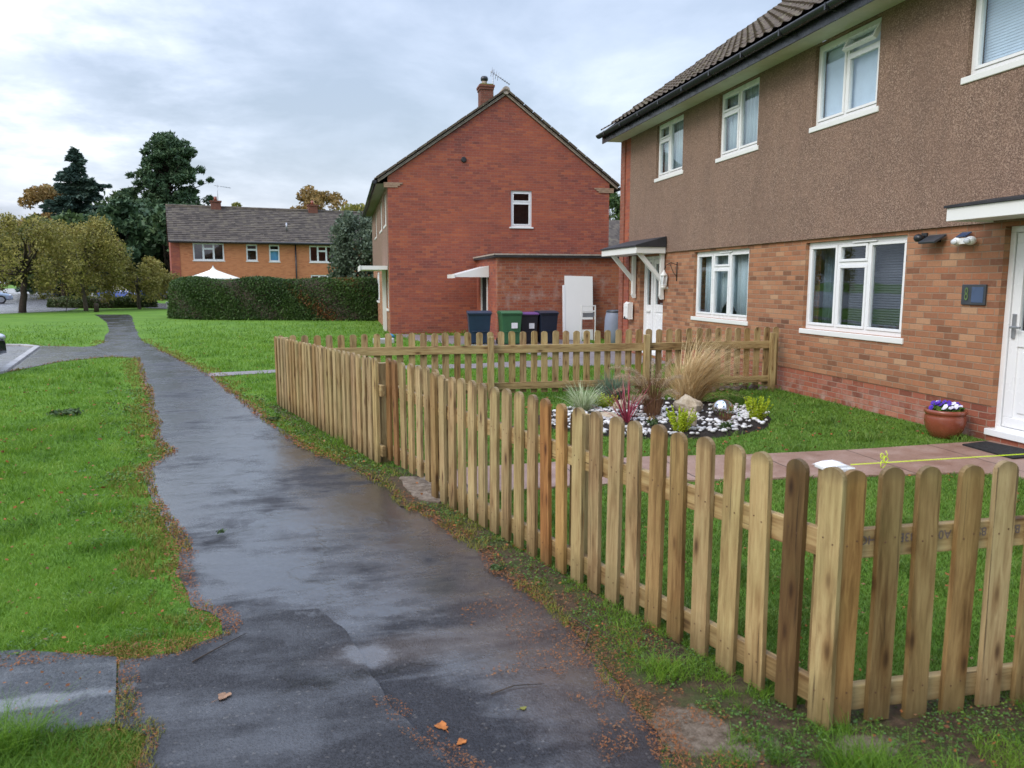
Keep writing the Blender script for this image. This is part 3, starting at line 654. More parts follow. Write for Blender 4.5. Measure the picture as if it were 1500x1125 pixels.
# tiled roof: real rolls and courses
def tiled(name, parent, e0, e1, ridge, z0, mat, roll=.30, course=.33, amp=.028, lift=.03, nx=10, flat=False):
    """e0,e1: eaves end points (Vector, XY); ridge: XY offset from eaves to ridge; z0 eaves height, ridge.z rise"""
    L = (e1 - e0).length; n = int(L / roll * nx); S = ridge.length; m = int(S / course)
    ex = (e1 - e0).normalized(); sl_ = ridge.normalized(); nn = ex.cross(sl_); nn = nn if nn.z > 0 else -nn
    us = np.linspace(0, L, n + 1); V = []; rows = 0
    for r in range(m):
        for (t, h) in ((r / m, lift), ((r + 1) / m - .0005, 0.0)):
            jitter = .004 * math.sin(r * 12.9)
            for u in us:
                ph = (u / roll) % 1; hh = amp * (max(0, math.sin(ph * 2 * math.pi)) ** .8 + .25 * min(0, math.sin(ph * 2 * math.pi))) if not flat else .004 * math.sin(u * 41 + r * 7)
                p = e0 + ex * u + sl_ * (t * S + jitter) + nn * (h + hh + .004 * math.sin(u * 1.7 + r * 2.1)); V.append(p)
            rows += 1
    k = len(us); b = MB(); fs = []
    for r in range(rows - 1):
        for i in range(k - 1): fs.append((r * k + i, r * k + i + 1, (r + 1) * k + i + 1, (r + 1) * k + i))
    b.add(V, fs, False)
    # underside
    q = [e0 - nn * .05, e1 - nn * .05, e1 + ridge - nn * .05, e0 + ridge - nn * .05]
    b.add(q, [(0, 1, 2, 3)]); return W(b, name, mat, parent)
ru = Vector((4.52, 0, 4.52 * math.tan(R(35))))
tiled('roof', home, Vector((XF - .52, 2.0, 4.97)), Vector((XF - .52, Y1 + .09, 4.97)), ru, 0, M['tile'], nx=8, roll=.23, course=.30, amp=.024, lift=.034)
mb = MB(); mb.add([(XF - .5, Y0, 4.93), (XF - .5, 2.0, 4.93), (RX, 2.0, 4.93 + ru.z), (RX, Y0, 4.93 + ru.z)], [(0, 1, 2, 3)])
mb.add([(XF + 8.5, Y0, 4.93), (XF + 8.5, Y1 + .09, 4.93), (RX, Y1 + .09, 4.95 + ru.z), (RX, Y0, 4.95 + ru.z)], [(0, 1, 2, 3)])
W(mb, 'roof_rear', M['tile'], home)
mb = MB(); mb.tube([(RX, Y0, 4.97 + ru.z), (RX, Y1 + .09, 4.97 + ru.z)], .12, 10); W(mb, 'ridge_tiles', M['tile'], home)
mb = MB()                                              # verge pointing
a = Vector((XF - .50, Y1 + .085, 4.95)); mb.prism([(a.x, a.z - .03), (a.x + 4.5, a.z + ru.z - .03), (a.x + 4.5, a.z + ru.z + .012), (a.x, a.z + .012)], Y1 + .02, Y1 + .085, 'y'); W(mb, 'verge', M['tile'], home)
P1 = PX(XF + .055); P2 = PX(XF + .03)
tri3 = [(0, .31, 0, 1), (.31, .62, 0, .72), (.31, .62, .72, 1), (.62, 1, 0, 1)]
tri3b = [(0, .36, 0, 1), (.36, .66, 0, .70), (.36, .66, .70, 1), (.66, 1, 0, 1)]
# low u (near end) is on the right in the picture
window(home, P1, gfB[0], gfB[1], gfB[2], gfB[3], [(0, .36, 0, 1), (.36, .665, 0, .745), (.36, .665, .745, 1), (.665, 1, 0, 1)])
window(home, P1, gfA[0], gfA[1], gfA[2], gfA[3], [(0, .36, 0, 1), (.36, .665, 0, .745), (.36, .665, .745, 1), (.665, 1, 0, 1)])
window(home, P1, gfC[0], gfC[1], gfC[2], gfC[3], tri3)
window(home, P2, *f1, [(0, .56, 0, 1), (.56, 1, 0, .70), (.56, 1, .70, 1)])
window(home, P2, *f2, [(0, .52, 0, 1), (.52, 1, 0, .68), (.52, 1, .68, 1)])
window(home, P2, *f3, [(.52, 1, 0, 1), (0, .52, 0, .73), (0, .52, .73, 1)], open_cell=2, label='white window with its small top light propped open')
window(home, P2, *f4, [(.5, 1, 0, 1), (0, .5, 0, .73), (0, .5, .73, 1)])
window(home, P2, *f5, [(.5, 1, 0, 1), (0, .5, 0, 1)])
# trickle-vent strip and handle on the nearer lounge window
mb = MB(); boxP(mb, P1, 8.30, 8.75, -.03, -.01, 2.095, 2.11); boxP(mb, P1, 11.9, 12.3, -.03, -.01, 2.095, 2.11); W(mb, 'trickle_vent', M['upvc'], home)
# doors
def door(parent, P, u0, u1, z0, z1, leaf, side, name, hand):
    fr = MB(); frame_rect(fr, P, u0, u1, z0, z1, .06, 0, .08); f = None
    if side: boxP(fr, P, side[0] - .03, side[0] + .03, 0, .08, z0 + .06, z1 - .06)
    root = W(fr, name, M['upvc'], parent, .004)
    a, b = leaf; zm = z0 + .95
    lf = MB(); frame_rect(lf, P, a, b, z0 + .065, z1 - .065, .10, .01, .06); boxP(lf, P, a + .10, b - .10, .012, .058, zm - .08, zm + .08)
    W(lf, 'leaf', M['upvc'], root, .005)
    pn = MB(); boxP(pn, P, a + .095, b - .095, .03, .05, z0 + .16, zm - .07); boxP(pn, P, a + .15, b - .15, .018, .031, z0 + .22, zm - .13); W(pn, 'panel', M['upvc'], root, .006)
    gm = MB(); boxP(gm, P, a + .095, b - .095, .03, .042, zm + .075, z1 - .16); W(gm, 'pane', M['glass'], root)
    if side:
        q0, q1 = side[1], side[2]
        sd = MB(); frame_rect(sd, P, q0, q1, z0 + .065, z1 - .065, .06, .01, .06); boxP(sd, P, q0 + .06, q1 - .06, .012, .058, zm - .06, zm + .06); W(sd, 'sidelight', M['upvc'], root, .004)
        gm = MB(); boxP(gm, P, q0 + .055, q1 - .055, .03, .042, zm + .055, z1 - .12); W(gm, 'pane', M['glass'], root)
        pn = MB(); boxP(pn, P, q0 + .055, q1 - .055, .03, .05, z0 + .12, zm - .055); W(pn, 'panel', M['upvc'], root)
        ls = MB(); boxP(ls, P, q0 + .08, q1 - .08, -.012, .02, zm - .09, zm - .05); W(ls, 'letter_slot', M['white_paint'], root, .004)
    hd = MB(); hx = a + .055 if hand < 0 else b - .055
    boxP(hd, P, hx - .018, hx + .018, -.012, .012, zm + .0, zm + .24); 
    boxP(hd, P, min(hx, hx - hand * .12), max(hx, hx - hand * .12), -.06, -.042, zm + .10, zm + .122); boxP(hd, P, hx - .01, hx + .01, -.05, -.01, zm + .10, zm + .122)
    W(hd, 'handle', M['grey_metal'], root, .004)
    st = MB(); boxP(st, P, u0 - .02, u1 + .02, -.11, .0, z0 - .03, z0 + .035); W(st, 'threshold_sill', M['upvc'], root, .006)
    return root
door(home, PX(XF + .10), 14.60, 15.86, .10, 2.14, (14.67, 15.36), (15.40, 15.44, 15.79), 'front_door', -1)
door(home, PX(XF + .07), 5.30, 6.40, .10, 2.14, (5.37, 6.33), None, 'front_door', 1)
for ya_, yb_ in ((14.6, 15.86), (5.3, 6.4)):
    mb = MB(); mb.box(XF - .01, XF + .2, ya_, yb_, -.02, .07); W(mb, 'door_step', M['brick_plinth'], home)
# canopies
cA = MB(); cA.box(XF - .64, XF - .045, 14.45, 16.50, 2.18, 2.27); cA.box(XF - .665, XF - .641, 14.43, 16.52, 2.165, 2.29); cA.box(XF - .64, XF - .045, 14.43, 14.449, 2.165, 2.29); cA.box(XF - .64, XF - .045, 16.501, 16.52, 2.165, 2.29)
canA = W(cA, 'door_canopy', M['white_paint'], home, .004)
rf = MB(); rf.prism([(XF - .69, 2.293), (XF - .69, 2.325), (XF - .045, 2.50), (XF - .045, 2.293)], 14.40, 16.55, 'y'); W(rf, 'canopy_roof', M['felt'], canA)
br = MB()
for y in (14.50, 16.02):
    br.box(XF - .11, XF - .028 if False else XF - .03, y, y + .085, 1.33, 2.165)
    br.prism([(XF - .60, 2.165), (XF - .50, 2.165), (XF - .11, 1.72), (XF - .11, 1.62)], y + .012, y + .072, 'y')
    br.prism([(XF - .11, 1.33), (XF - .03, 1.33), (XF - .03, 1.26), (XF - .07, 1.25)], y, y + .085, 'y')
for y in (14.50, 16.02):
    b2_ = MB(); b2_.box(XF - .11, XF - .03, y, y + .085, 1.33, 2.163); b2_.prism([(XF - .60, 2.163), (XF - .50, 2.163), (XF - .111, 1.72), (XF - .111, 1.62)], y + .012, y + .072, 'y'); b2_.prism([(XF - .11, 1.329), (XF - .03, 1.329), (XF - .03, 1.26), (XF - .07, 1.25)], y, y + .085, 'y')
    W(b2_, 'canopy_bracket', M['white_paint'], canA, .006)
cB = MB(); cB.box(XF - .56, XF - .045, 4.9, 6.50, 2.20, 2.30); cB.box(XF - .58, XF - .561, 4.9, 6.52, 2.185, 2.31); cB.box(XF - .56, XF - .045, 6.501, 6.52, 2.185, 2.31)
canB = W(cB, 'door_canopy', M['white_paint'], home, .004)
rf = MB(); rf.prism([(XF - .60, 2.312), (XF - .60, 2.335), (XF - .045, 2.42), (XF - .045, 2.312)], 4.88, 6.54, 'y'); W(rf, 'canopy_roof', M['felt'], canB)

# curtains, blinds and one painted sky-reflection panel inside the windows
def drape(y0, y1, z0, z1, x, label, mat, cat='curtain', name='net_curtain', amp=.018, scallop=.0, group=None):
    n = 90; V = []; F = []
    for j in range(2):
        for i in range(n + 1):
            t = i / n; y = y0 + (y1 - y0) * t; zb = z0 + scallop * abs(math.sin(t * math.pi * 7)) * .15 + (scallop * (1 - (2 * t - 1) ** 2))
            V.append((x + amp * math.sin(t * (y1 - y0) * 75 + math.sin(t * 9) * 2) + .4 * amp * math.sin(t * 60), y, z1 if j else zb))
    F = [(i, i + 1, n + 2 + i, n + 1 + i) for i in range(n)]
    b = MB(); b.add(V, F, True); o = b.build(name, mat); m_ = o.modifiers.new('t', 'SOLIDIFY'); m_.thickness = .002
    return tag(o, label, cat, group)
drape(12.62, 13.16, 1.02, 2.12, XF + .22, 'pale lace curtain at the far side pane of the lace-hung ground floor window', M['net'])
drape(11.98, 12.60, 1.02, 2.12, XF + .23, 'pale lace curtain cut in a high arch in the middle of the lace-hung window', M['net'], scallop=.22)
drape(11.32, 11.96, 1.00, 2.12, XF + .22, 'pale lace curtain at the nearer side pane of the lace-hung ground floor window', M['net'])
drape(9.30, 9.68, .98, 2.12, XF + .30, 'dark blue-grey curtain drawn aside in the wide window with blinds', M['curtain'], name='curtain')
drape(13.85, 15.0, 3.70, 4.72, XF + .15, 'white net curtain in the farthest upstairs window of the brown house', M['net'])
drape(11.15, 12.36, 3.70, 4.72, XF + .15, 'white net curtain in the middle upstairs window between farthest and open one', M['net'])
def blind(y0, y1, z0, z1, x, label, mat, step=.032, tilt=-62):
    b = MB(); n = int((z1 - z0) / step)
    for k in range(n):
        z = z0 + k * step; Mx = Matrix.Translation((x, 0, z)) @ Matrix.Rotation(R(tilt), 4, 'Y'); b.box(-.017, .013, y0, y1, -.0008, .0008, Mx)
    b.box(x - .018, x + .018, y0, y1, z1, z1 + .03)
    return tag(b.build('venetian_blind', mat), label, 'blind')
blind(7.80, 9.05, 1.0, 2.06, XF + .24, 'grey venetian blind behind the wide ground floor window nearest the camera', M['blind'])
blind(5.60, 6.98, 3.72, 4.70, XF + .14, 'pale venetian blind in the upstairs window cut off by the right picture edge', M['blind_and_sheen'], .030, -80)
mb = MB(); mb.box(XF + .13, XF + .134, 8.42, 9.64, 3.74, 4.66); mb.tube([(XF + .15, 8.42, 4.67), (XF + .15, 9.64, 4.67)], .02, 8); tag(mb.build('sky_reflection_panel', M['blind_and_sheen']), 'pale panel painted as sky reflection in the upstairs window with the open top light', 'blind')  # flat pale-blue panel behind the glass, sky reflection put into its colour
# dark sofa back behind lace window, and a lamp arm shape
mb = MB(); mb.ball((XF + .75, 12.2, .85), .22, .62, .38, 16, 8); tag(mb.build('sofa', M['dark']), 'dark sofa back seen under the lace curtain', 'sofa')

# wall fittings
t = empty('letterbox', (XF - .04, 16.27, .78), 0, 'white wall mounted letterbox beside the far canopied front door', 'letterbox')
mb = MB(); mb.prism([(-.12, .02), (-.10, 0), (-.012, 0), (-.012, .36), (-.06, .375), (-.12, .33)], -.13, .13, 'y'); mb.build('box', M['white_paint'], t, .008)
mb = MB(); mb.box(-.125, -.08, .02, .10, -.012, .05); mb.build('newspaper_holder', M['dark'], t)
mb = MB(); mb.box(-.128, -.118, -.10, .10, .27, .30); mb.build('flap', M['upvc'], t)
t = empty('wall_lantern', (XF - .09, 14.38, 1.48), 0, 'white glazed wall lantern on the brick beside the far front door', 'lantern')
mb = MB(); mb.lathe([(.075, .05), (.075, .065), (.06, .068)], n=6); mb.lathe([(.08, .24), (.07, .27), (.02, .33), (.012, .36)], n=6); mb.lathe([(.02, -.03), (.05, .0), (.07, .05)], n=6)
for k in range(6):
    a = k * math.pi / 3; mb.tube([(.066 * math.cos(a), .066 * math.sin(a), .06), (.074 * math.cos(a), .074 * math.sin(a), .245)], .007, 5)
mb.box(.04, .09, -.02, .02, -.02, .03); mb.build('frame', M['white_paint'], t)
mb = MB(); mb.lathe([(.055, .065), (.062, .24)], n=6, smooth=False); mb.build('pane', M['lens'], t)
mb = MB(); mb.tube([(XF - .01, 13.95, 1.62), (XF - .01, 13.95, 1.98)], .010, 6); mb.tube([(XF - .01, 13.95, 1.93), (XF - .14, 13.95, 1.97), (XF - .24, 13.95, 1.92), (XF - .25, 13.95, 1.86)], .008, 6); mb.tube([(XF - .01, 13.95, 1.7), (XF - .08, 13.95, 1.78), (XF - .16, 13.95, 1.95)], .006, 6)
tag(mb.build('hanging_basket_bracket', M['iron']), 'empty wrought iron basket bracket on brick beside the lace-hung window', 'bracket')
t = empty('solar_wall_light', (XF, 7.30, 2.06), 0, 'black solar spotlight tilted on the brick beside the near window', 'lamp')
mb = MB(); mb.box(-.02, 0, .12, .20, -.02, .08); mb.tube([(-.02, .16, .04), (-.10, .12, .02)], .015, 8); mb.ball((-.13, .11, .02), .05, .055, .045, 12, 8); mb.build('lamp_head', M['black_pvc'], t)
mb = MB(); Mx = Matrix.Translation((-.10, -.06, .0)) @ Matrix.Rotation(R(-28), 4, 'Y'); mb.box(-.085, .085, -.12, .12, -.012, .012, Mx); mb.build('solar_panel', M['slate'], t, .004)
mb = MB(); mb.box(-.06, 0, -.075, .0, -.03, .01); mb.build('bracket', M['black_pvc'], t)
t = empty('floodlight', (XF, 6.83, 2.02), 0, 'white twin security light with small blue panel above the house sign', 'lamp')
mb = MB(); mb.ball((-.07, .085, 0), .05, .06, .045, 14, 9); mb.ball((-.07, -.085, 0), .05, .06, .045, 14, 9); mb.box(-.09, 0, -.05, .05, -.03, .03); mb.build('lamp_head', M['white_paint'], t)
mb = MB(); Mx = Matrix.Translation((-.06, .02, .065)) @ Matrix.Rotation(R(-30), 4, 'Y'); mb.box(-.045, .045, -.06, .06, -.006, .006, Mx); mb.build('solar_panel', M['solar'], t)
mb = MB(); mb.ball((-.115, .085, -.005), .02, .042, .03, 12, 8); mb.ball((-.115, -.085, -.005), .02, .042, .03, 12, 8); mb.build('lens', M['lens'], t)
t = empty('house_sign', (XF, 6.71, 1.47), 0, 'dark slate house plaque with green figure on brick beside the near door', 'sign')
mb = MB(); mb.box(-.022, 0, -.155, .155, -.105, .105); mb.build('plaque', M['slate'], t, .006)
mb = MB(); mb.box(-.026, -.021, -.13, .02, -.08, .08); mb.build('solar_panel', M['solar'], t, .002)
fc = bpy.data.curves.new('figure', 'FONT'); fc.body = '8'; fc.size = .19; fc.extrude = .002; fc.align_x = 'CENTER'; fc.align_y = 'CENTER'
fo = bpy.data.objects.new('figure', fc); COL.objects.link(fo); fo.parent = t; fo.location = (-.026, .085, 0); fo.rotation_euler = (R(90), 0, R(-90)); fo.scale = (.55, 1, 1); fc.materials.append(M['lime_fig'])

# ---------------- red brick gable house ----------------
RXc = 5.03
red = empty('red_brick_house', (1.41, 23.8, 0), 0, 'red brick house end-on with plain gable wall, small window and chimney', 'house')
zl = 4.56; apx = 7.24
def rzl(x): return 4.62 + (x - 1.05) * (apx + .13 - 4.62) / (RXc - 1.05) - .13
def rzr(x): return 4.60 + (8.74 - x) * (apx + .13 - 4.60) / (8.74 - RXc) - .13
gw = (5.20, 5.87, 3.31, 4.42)
mb = MB(); L0, L1, LR = 1.41, 8.42, apx
wall_open(mb, 'x', 23.8, 24.05, L0, L1, -.1, zl, [gw])
mb.prism([(L0, zl + .0005), (L1, zl + .0005), (L1, rzr(L1)), (RXc, apx), (L0, rzl(L0))], 23.8, 24.05, 'y')
W(mb, 'gable_wall', M['brick_red'], red)
wA = (24.7, 25.9, 3.4, 4.42); wB = (27.2, 28.6, 3.4, 4.42); wD = (31.5, 32.9, 3.4, 4.42); wE = (24.5, 25.3, .75, 2.0); wF = (26.0, 27.2, .1, 2.0); wG = (30.5, 32.5, .85, 2.0)
mb = MB(); wall_open(mb, 'y', L0, L0 + .25, 24.051, 36.0, -.1, 2.1, [wE, wF, wG]); W(mb, 'front_wall', M['brick_house'], red)
mb = MB(); wall_open(mb, 'y', L0 - .02, L0 + .25, 24.051, 36.0, 2.105, zl, [wA, wB, wD]); W(mb, 'pebbledash_wall', M['render'], red)
mb = MB(); mb.box(L1 - .25, L1, 24.06, 36, -.1, zl); mb.box(L0 + .26, L1 - .26, 35.75, 36, -.1, zl); mb.box(L0 + .26, L1 - .26, 24.06, 35.7, 2.2, 2.3); mb.box(L0 + 2, L0 + 2.1, 24.06, 35.7, -.1, 4.5)
mb.prism([(L0 + .01, zl), (L1 - .01, zl), (RXc, apx)], 35.76, 35.99, 'y'); W(mb, 'rear_wall', M['brick_red'], red)
PG = lambda u, d, z: Vector((u, 23.84 + d, z))
mb = MB(); mb.box(4.6, 6.5, 24.6, 24.65, 2.9, 4.6); W(mb, 'window_backing', M['dark'], red)  # dark backing added behind the gable window to block sky showing through
window(red, PG, *gw, [(0, 1, 0, .68), (0, 1, .68, 1)], sill=.05)
PL = PX(L0 + .03)
for q, cl in ((wA, [(0, .5, 0, 1), (.5, 1, 0, 1)]), (wB, [(0, .5, 0, 1), (.5, 1, 0, 1)]), (wD, [(0, .5, 0, 1), (.5, 1, 0, 1)]), (wE, [(0, 1, 0, .7), (0, 1, .7, 1)]), (wG, tri3)): window(red, PL, *q, cl)
door(red, PX(L0 + .06), 26.0, 27.2, .1, 2.0, (26.07, 27.13), None, 'front_door', 1)
mb = MB(); mb.box(L0 - .85, L0 - .021, 24.35, 27.6, 1.98, 2.10); mb.box(L0 - .87, L0 - .851, 24.33, 27.62, 1.95, 2.12); W(mb, 'door_canopy', M['white_paint'], red)
mb = MB(); mb.box(L0 - .14, L0 - .02, 25.45, 25.60, 0, 1.975); W(mb, 'canopy_post', M['white_paint'], red)
mb = MB(); mb.box(L0 - .33, L0 - .021, 24.0, 36.0, zl - .02, zl + .0); W(mb, 'soffit', M['dull_soffit'], red)
mb = MB(); mb.box(L0 - .352, L0 - .331, 23.75, 36.0, zl - .05, zl + .06); mb.tube([(L0 - .41, 23.7, zl + .0), (L0 - .41, 36.1, zl + .0)], .058, 8); W(mb, 'gutter', M['black_pvc'], red); mb = MB(); mb.tube([(L1 + .37, 23.7, zl - .0), (L1 + .37, 36.1, zl - .0)], .058, 8); W(mb, 'gutter', M['black_pvc'], red)
for side in (-1, 1):
    ex = 1.05 if side < 0 else 8.74
    z0_ = 4.62 if side < 0 else 4.60
    rr = Vector((RXc - ex, 0, apx + .13 - z0_))
    e0 = Vector((ex, 23.70, z0_)); e1 = Vector((ex, 36.1, z0_))
    tiled('roof', red, e0, e1, rr, 0, M['tile'], nx=5, amp=.03, lift=.04)
mb = MB()
for side in (-1, 1):
    ex = L0 - .30 if side < 0 else L1 + .10; z_ = zl + .16 if side < 0 else zl + .10
    fz = rzl if side < 0 else rzr; ex = 1.12 if side < 0 else 8.68; mb.prism([(ex, fz(ex) + .02), (RXc, apx + .02), (RXc, apx + .10), (ex, fz(ex) + .10)], 23.73, 23.80, 'y')
W(mb, 'verge_mortar', M['concrete'], red)
mb = MB()                                             # ragged verge tile ends seen from the gable
for side in (-1, 1):
    ex = 1.07 if side < 0 else 8.72; z_ = 4.63 if side < 0 else 4.61
    for k in range(13):
        t = (k + .5) / 13; x = ex + (RXc - ex) * t; z = z_ + (apx + .13 - z_) * t
        ang = math.atan2(apx + .13 - z_, abs(RXc - ex)); Mx = Matrix.Translation((x, 23.70, z + .05)) @ Matrix.Rotation(side * -ang * -1 if side > 0 else -ang, 4, 'Y')
        s_w = .165; mb.box(-s_w, s_w, -.035, .2, -.035, .018 + .012 * random.random(), Mx)
W(mb, 'verge_tiles', M['tile'], red)
mb = MB(); mb.tube([(RXc, 23.68, apx + .14), (RXc, 36.1, apx + .14)], .12, 10); W(mb, 'ridge_tiles', M['concrete'], red)
mb = MB()
for k in range(3): mb.box(L0 - .12 + k * .0, L0 + .30 + k * .07, 23.775 - k * .0, 23.799, zl - .14 + k * .05, zl - .095 + k * .05)
for k in range(3): mb.box(L1 - .36 - k * .07, L1 + .14, 23.775, 23.799, zl - .14 + k * .05, zl - .095 + k * .05)
W(mb, 'corbel', M['corbel_stone'], red)
mb = MB(); mb.lathe([(.085, 0), (.085, .03), (.06, .031), (.06, .04)], n=14)
o = mb.build('wall_vent', M['black_pvc'], red); o.location = (3.72 - 1.41, -.03, 5.30); o.rotation_euler = (R(-90), 0, 0); o.location.y = -.001; o.rotation_euler = (R(90), 0, 0)
ch = MB(); cx, cy = 4.93, 26.6
ch.box(cx - .215, cx + .215, cy - .25, cy + .25, 6.6, 8.02); stack = W(ch, 'chimney', M['brick_dark'], red)
ch = MB(); ch.box(cx - .24, cx + .24, cy - .28, cy + .28, 8.02, 8.10); ch.box(cx - .265, cx + .265, cy - .30, cy + .30, 8.10, 8.17); W(ch, 'chimney_crown', M['brick_dark'], stack)
ch = MB(); ch.box(cx - .22, cx + .22, cy - .25, cy + .25, 8.17, 8.21); W(ch, 'flaunching', M['moss'], stack)
ch = MB(); ch.lathe([(.10, 8.21), (.09, 8.33), (.08, 8.34)], (cx - .04, cy, 0), 14); W(ch, 'chimney_pot', M['concrete'], stack)
ch = MB(); ch.lathe([(.09, 8.34), (.125, 8.36), (.13, 8.43), (.10, 8.49), (.03, 8.51)], (cx - .04, cy, 0), 14); W(ch, 'cowl', M['black_pvc'], stack)
t = empty('tv_aerial', (cx + .24, cy - .1, 8.10), 0, 'thin grey television aerial beside the chimney pot of the red house', 'aerial')
mb = MB(); mb.tube([(0, 0, -.5), (0, 0, .62)], .016, 6); mb.build('mast', M['grey_metal'], t)
mb = MB(); mb.tube([(-.08, 0, .55), (.60, .1, .18)], .012, 6)
for k in range(9):
    f_ = k / 8; x, y, z = -.05 + .63 * f_, .1 * f_, .53 - .34 * f_; h = .15 - .05 * f_
    if k < 4: mb.tube([(x - .03, y, z - h), (x + .03, y, z + h)], .008, 5)
    mb.tube([(x, y - h, z), (x, y + h, z)], .008, 5)
mb.build('boom', M['grey_metal'], t)
mb = MB(); mb.tube([(3.9, 28.5, 6.2), (3.9, 28.5, 6.85)], .055, 10); mb.tube([(3.9, 28.5, 6.80), (3.9, 28.5, 6.96)], .085, 10); W(mb, 'vent_pipe', M['black_pvc'], red)
# flat roofed store in front of the gable
ax = empty('brick_outbuilding', (4.1, 20.5, 0), 0, 'flat roofed orange brick outbuilding in front of the red gable', 'outbuilding')
mb = MB(); mb.box(4.10, 9.6, 20.5, 20.72, -.1, 2.26); W(mb, 'front_wall', M['brick_annex'], ax)
dO = (21.95, 22.85, 0, 1.98)
mb = MB(); wall_open(mb, 'y', 4.10, 4.32, 20.721, 23.79, -.1, 2.26, [dO]); W(mb, 'side_wall', M['brick_red'], ax)
mb = MB(); mb.box(9.38, 9.6, 20.721, 23.79, -.1, 2.26); mb.box(4.33, 9.37, 23.0, 23.05, 0, 2.2); W(mb, 'rear_wall', M['brick_annex'], ax)
mb = MB(); mb.box(4.0, 9.7, 20.40, 23.795, 2.262, 2.34); W(mb, 'flat_roof', M['felt'], ax)
mb = MB(); mb.box(3.99, 9.71, 20.385, 20.40, 2.32, 2.36); mb.box(3.985, 3.999, 20.385, 23.79, 2.32, 2.36); W(mb, 'roof_trim', M['concrete'], ax)
mb = MB(); mb.box(4.11, 4.16, 21.96, 22.84, .02, 1.97); dd_ = W(mb, 'door', M['dark'], ax)
mb = MB(); mb.box(4.07, 4.17, 21.90, 21.955, 0, 2.0); mb.box(4.07, 4.17, 22.845, 22.90, 0, 2.0); mb.box(4.07, 4.17, 21.955, 22.845, 1.975, 2.0); W(mb, 'door_frame', M['white_paint'], ax)
mb = MB(); mb.prism([(3.12, 1.80), (4.095, 2.06), (4.095, 2.01), (3.12, 1.74)], 21.7, 23.2, 'y'); mb.box(3.10, 3.119, 21.68, 23.22, 1.71, 1.82); W(mb, 'door_canopy', M['white_paint'], ax)
mb = MB(); mb.prism([(3.12, 1.739), (4.095, 2.009), (4.095, 1.735)], 21.70, 21.73, 'y'); W(mb, 'canopy_cheek', M['white_paint'], ax)

# bins
def bin_(x, y, wd, h, rz, body, lid, label, stick=None):
    t = empty('wheelie_bin', (x, y, 0), rz, label, 'wheelie bin', 'wheelie bins beside the outbuilding')
    a, b = wd * .40, wd * .5; d0, d1 = wd * .42, wd * .58; hb = h * .88
    mb = MB(); vs = [(-a, -d0, .04), (a, -d0, .04), (a, d0, .04), (-a, d0, .04), (-b * .96, -d1 * .95, hb), (b * .96, -d1 * .95, hb), (b * .96, d1 * .9, hb), (-b * .96, d1 * .9, hb)]
    mb.add(vs, [(3, 2, 1, 0), (0, 1, 5, 4), (1, 2, 6, 5), (2, 3, 7, 6), (3, 0, 4, 7), (4, 5, 6, 7)])
    mb.box(-b, b, -d1, d1 * .93, hb, hb + .035); mb.box(-a * .8, a * .8, -d1 * .97, -d1 * .85, hb * .45, hb * .47); mb.build('body', M[body], t, .02)
    mb = MB(); mb.prism([(-d1 - .02, hb + .036), (-d1 - .02, hb + .06), (-d1 * .5, h - .01), (d1 * .4, h), (d1 * .9, h - .03), (d1 * .93, hb + .036)], -b - .01, b + .01, 'x'); mb.build('lid', M[lid], t, .015)
    mb = MB(); mb.tube([(-b * .8, d1 * .9, h - .05), (-b * .8, d1 * 1.15, h - .06), (b * .8, d1 * 1.15, h - .06), (b * .8, d1 * .9, h - .05)], .014, 6); mb.build('handle', M[body], t)
    for s in (-1, 1):
        mb = MB(); mb.tube([(s * (b - .02), d0 * .9, .085), (s * (b + .035), d0 * .9, .085)], .085, 16); mb.build('wheel', M['rubber'], t)
    if stick:
        mb = MB(); z = hb * .66; f_ = d0 + (d1 * .95 - d0) * (z / hb)
        mb.box(-.02 * wd, .28 * wd, -f_ - .008, -f_ - .001, z - .07, z + .07); mb.build('sticker', M['sticker'], t)
    return t
bin_(3.43, 19.6, .60, .86, R(-6), 'blue_bin', 'blue_bin', 'dark blue wheelie bin standing apart, left of the others', None)
bin_(4.16, 19.2, .53, .87, 0, 'green_bin', 'green_bin', 'green wheelie bin with a green lid and white sticker', 1)
bin_(4.66, 19.35, .47, .83, 0, 'black_bin', 'purple', 'black wheelie bin with a purple lid', 1)
bin_(5.15, 19.3, .49, .86, R(4), 'navy_bin', 'navy_bin', 'navy wheelie bin between the purple lidded bin and the white door', None)
# old door leaning on the wall
t = empty('discarded_door', (6.31, 20.1, .02), 0, 'old white flush door leaning on the outbuilding wall beside the bins', 'door')
Mx = Matrix.Rotation(R(-9), 4, 'X') @ Matrix.Rotation(R(1.5), 4, 'Y')
mb = MB(); mb.box(-.40, .40, -.02, .02, 0, 1.76, Mx); mb.build('leaf', M['white_paint'], t, .004)
mb = MB(); mb.box(-.46, -.405, -.03, .03, -.02, 1.5, Mx); mb.build('frame_strip', M['upvc'], t)
t = empty('wooden_stand', (6.44, 19.72, 0), R(3), 'small white framed stand with dark brick-like panel before the old door', 'stand')
mb = MB()
for (a, b, c, d_) in ((-.21, -.18, 0, .98), (.18, .21, 0, .98), (-.18, .18, .95, .98), (-.18, .18, .80, .84)): mb.box(a, b, -.02, .02, c, d_)
mb.build('frame', M['white_paint'], t, .004)
mb = MB(); mb.box(-.17, .17, -.015, .015, .33, .60); mb.build('panel', M['brick_quoin'], t)
mb = MB(); mb.box(-.16, .16, -.01, .01, .66, .78); mb.build('upper_panel', M['grey_metal'], t)
t = empty('water_barrel', (6.93, 19.0, 0), 0, 'grey plastic water barrel half hidden behind the corner of the brown house', 'barrel')
mb = MB(); mb.lathe([(.20, 0), (.235, .03), (.27, .35), (.265, .60), (.23, .80), (.22, .82)], n=24); mb.build('body', M['barrel'], t)
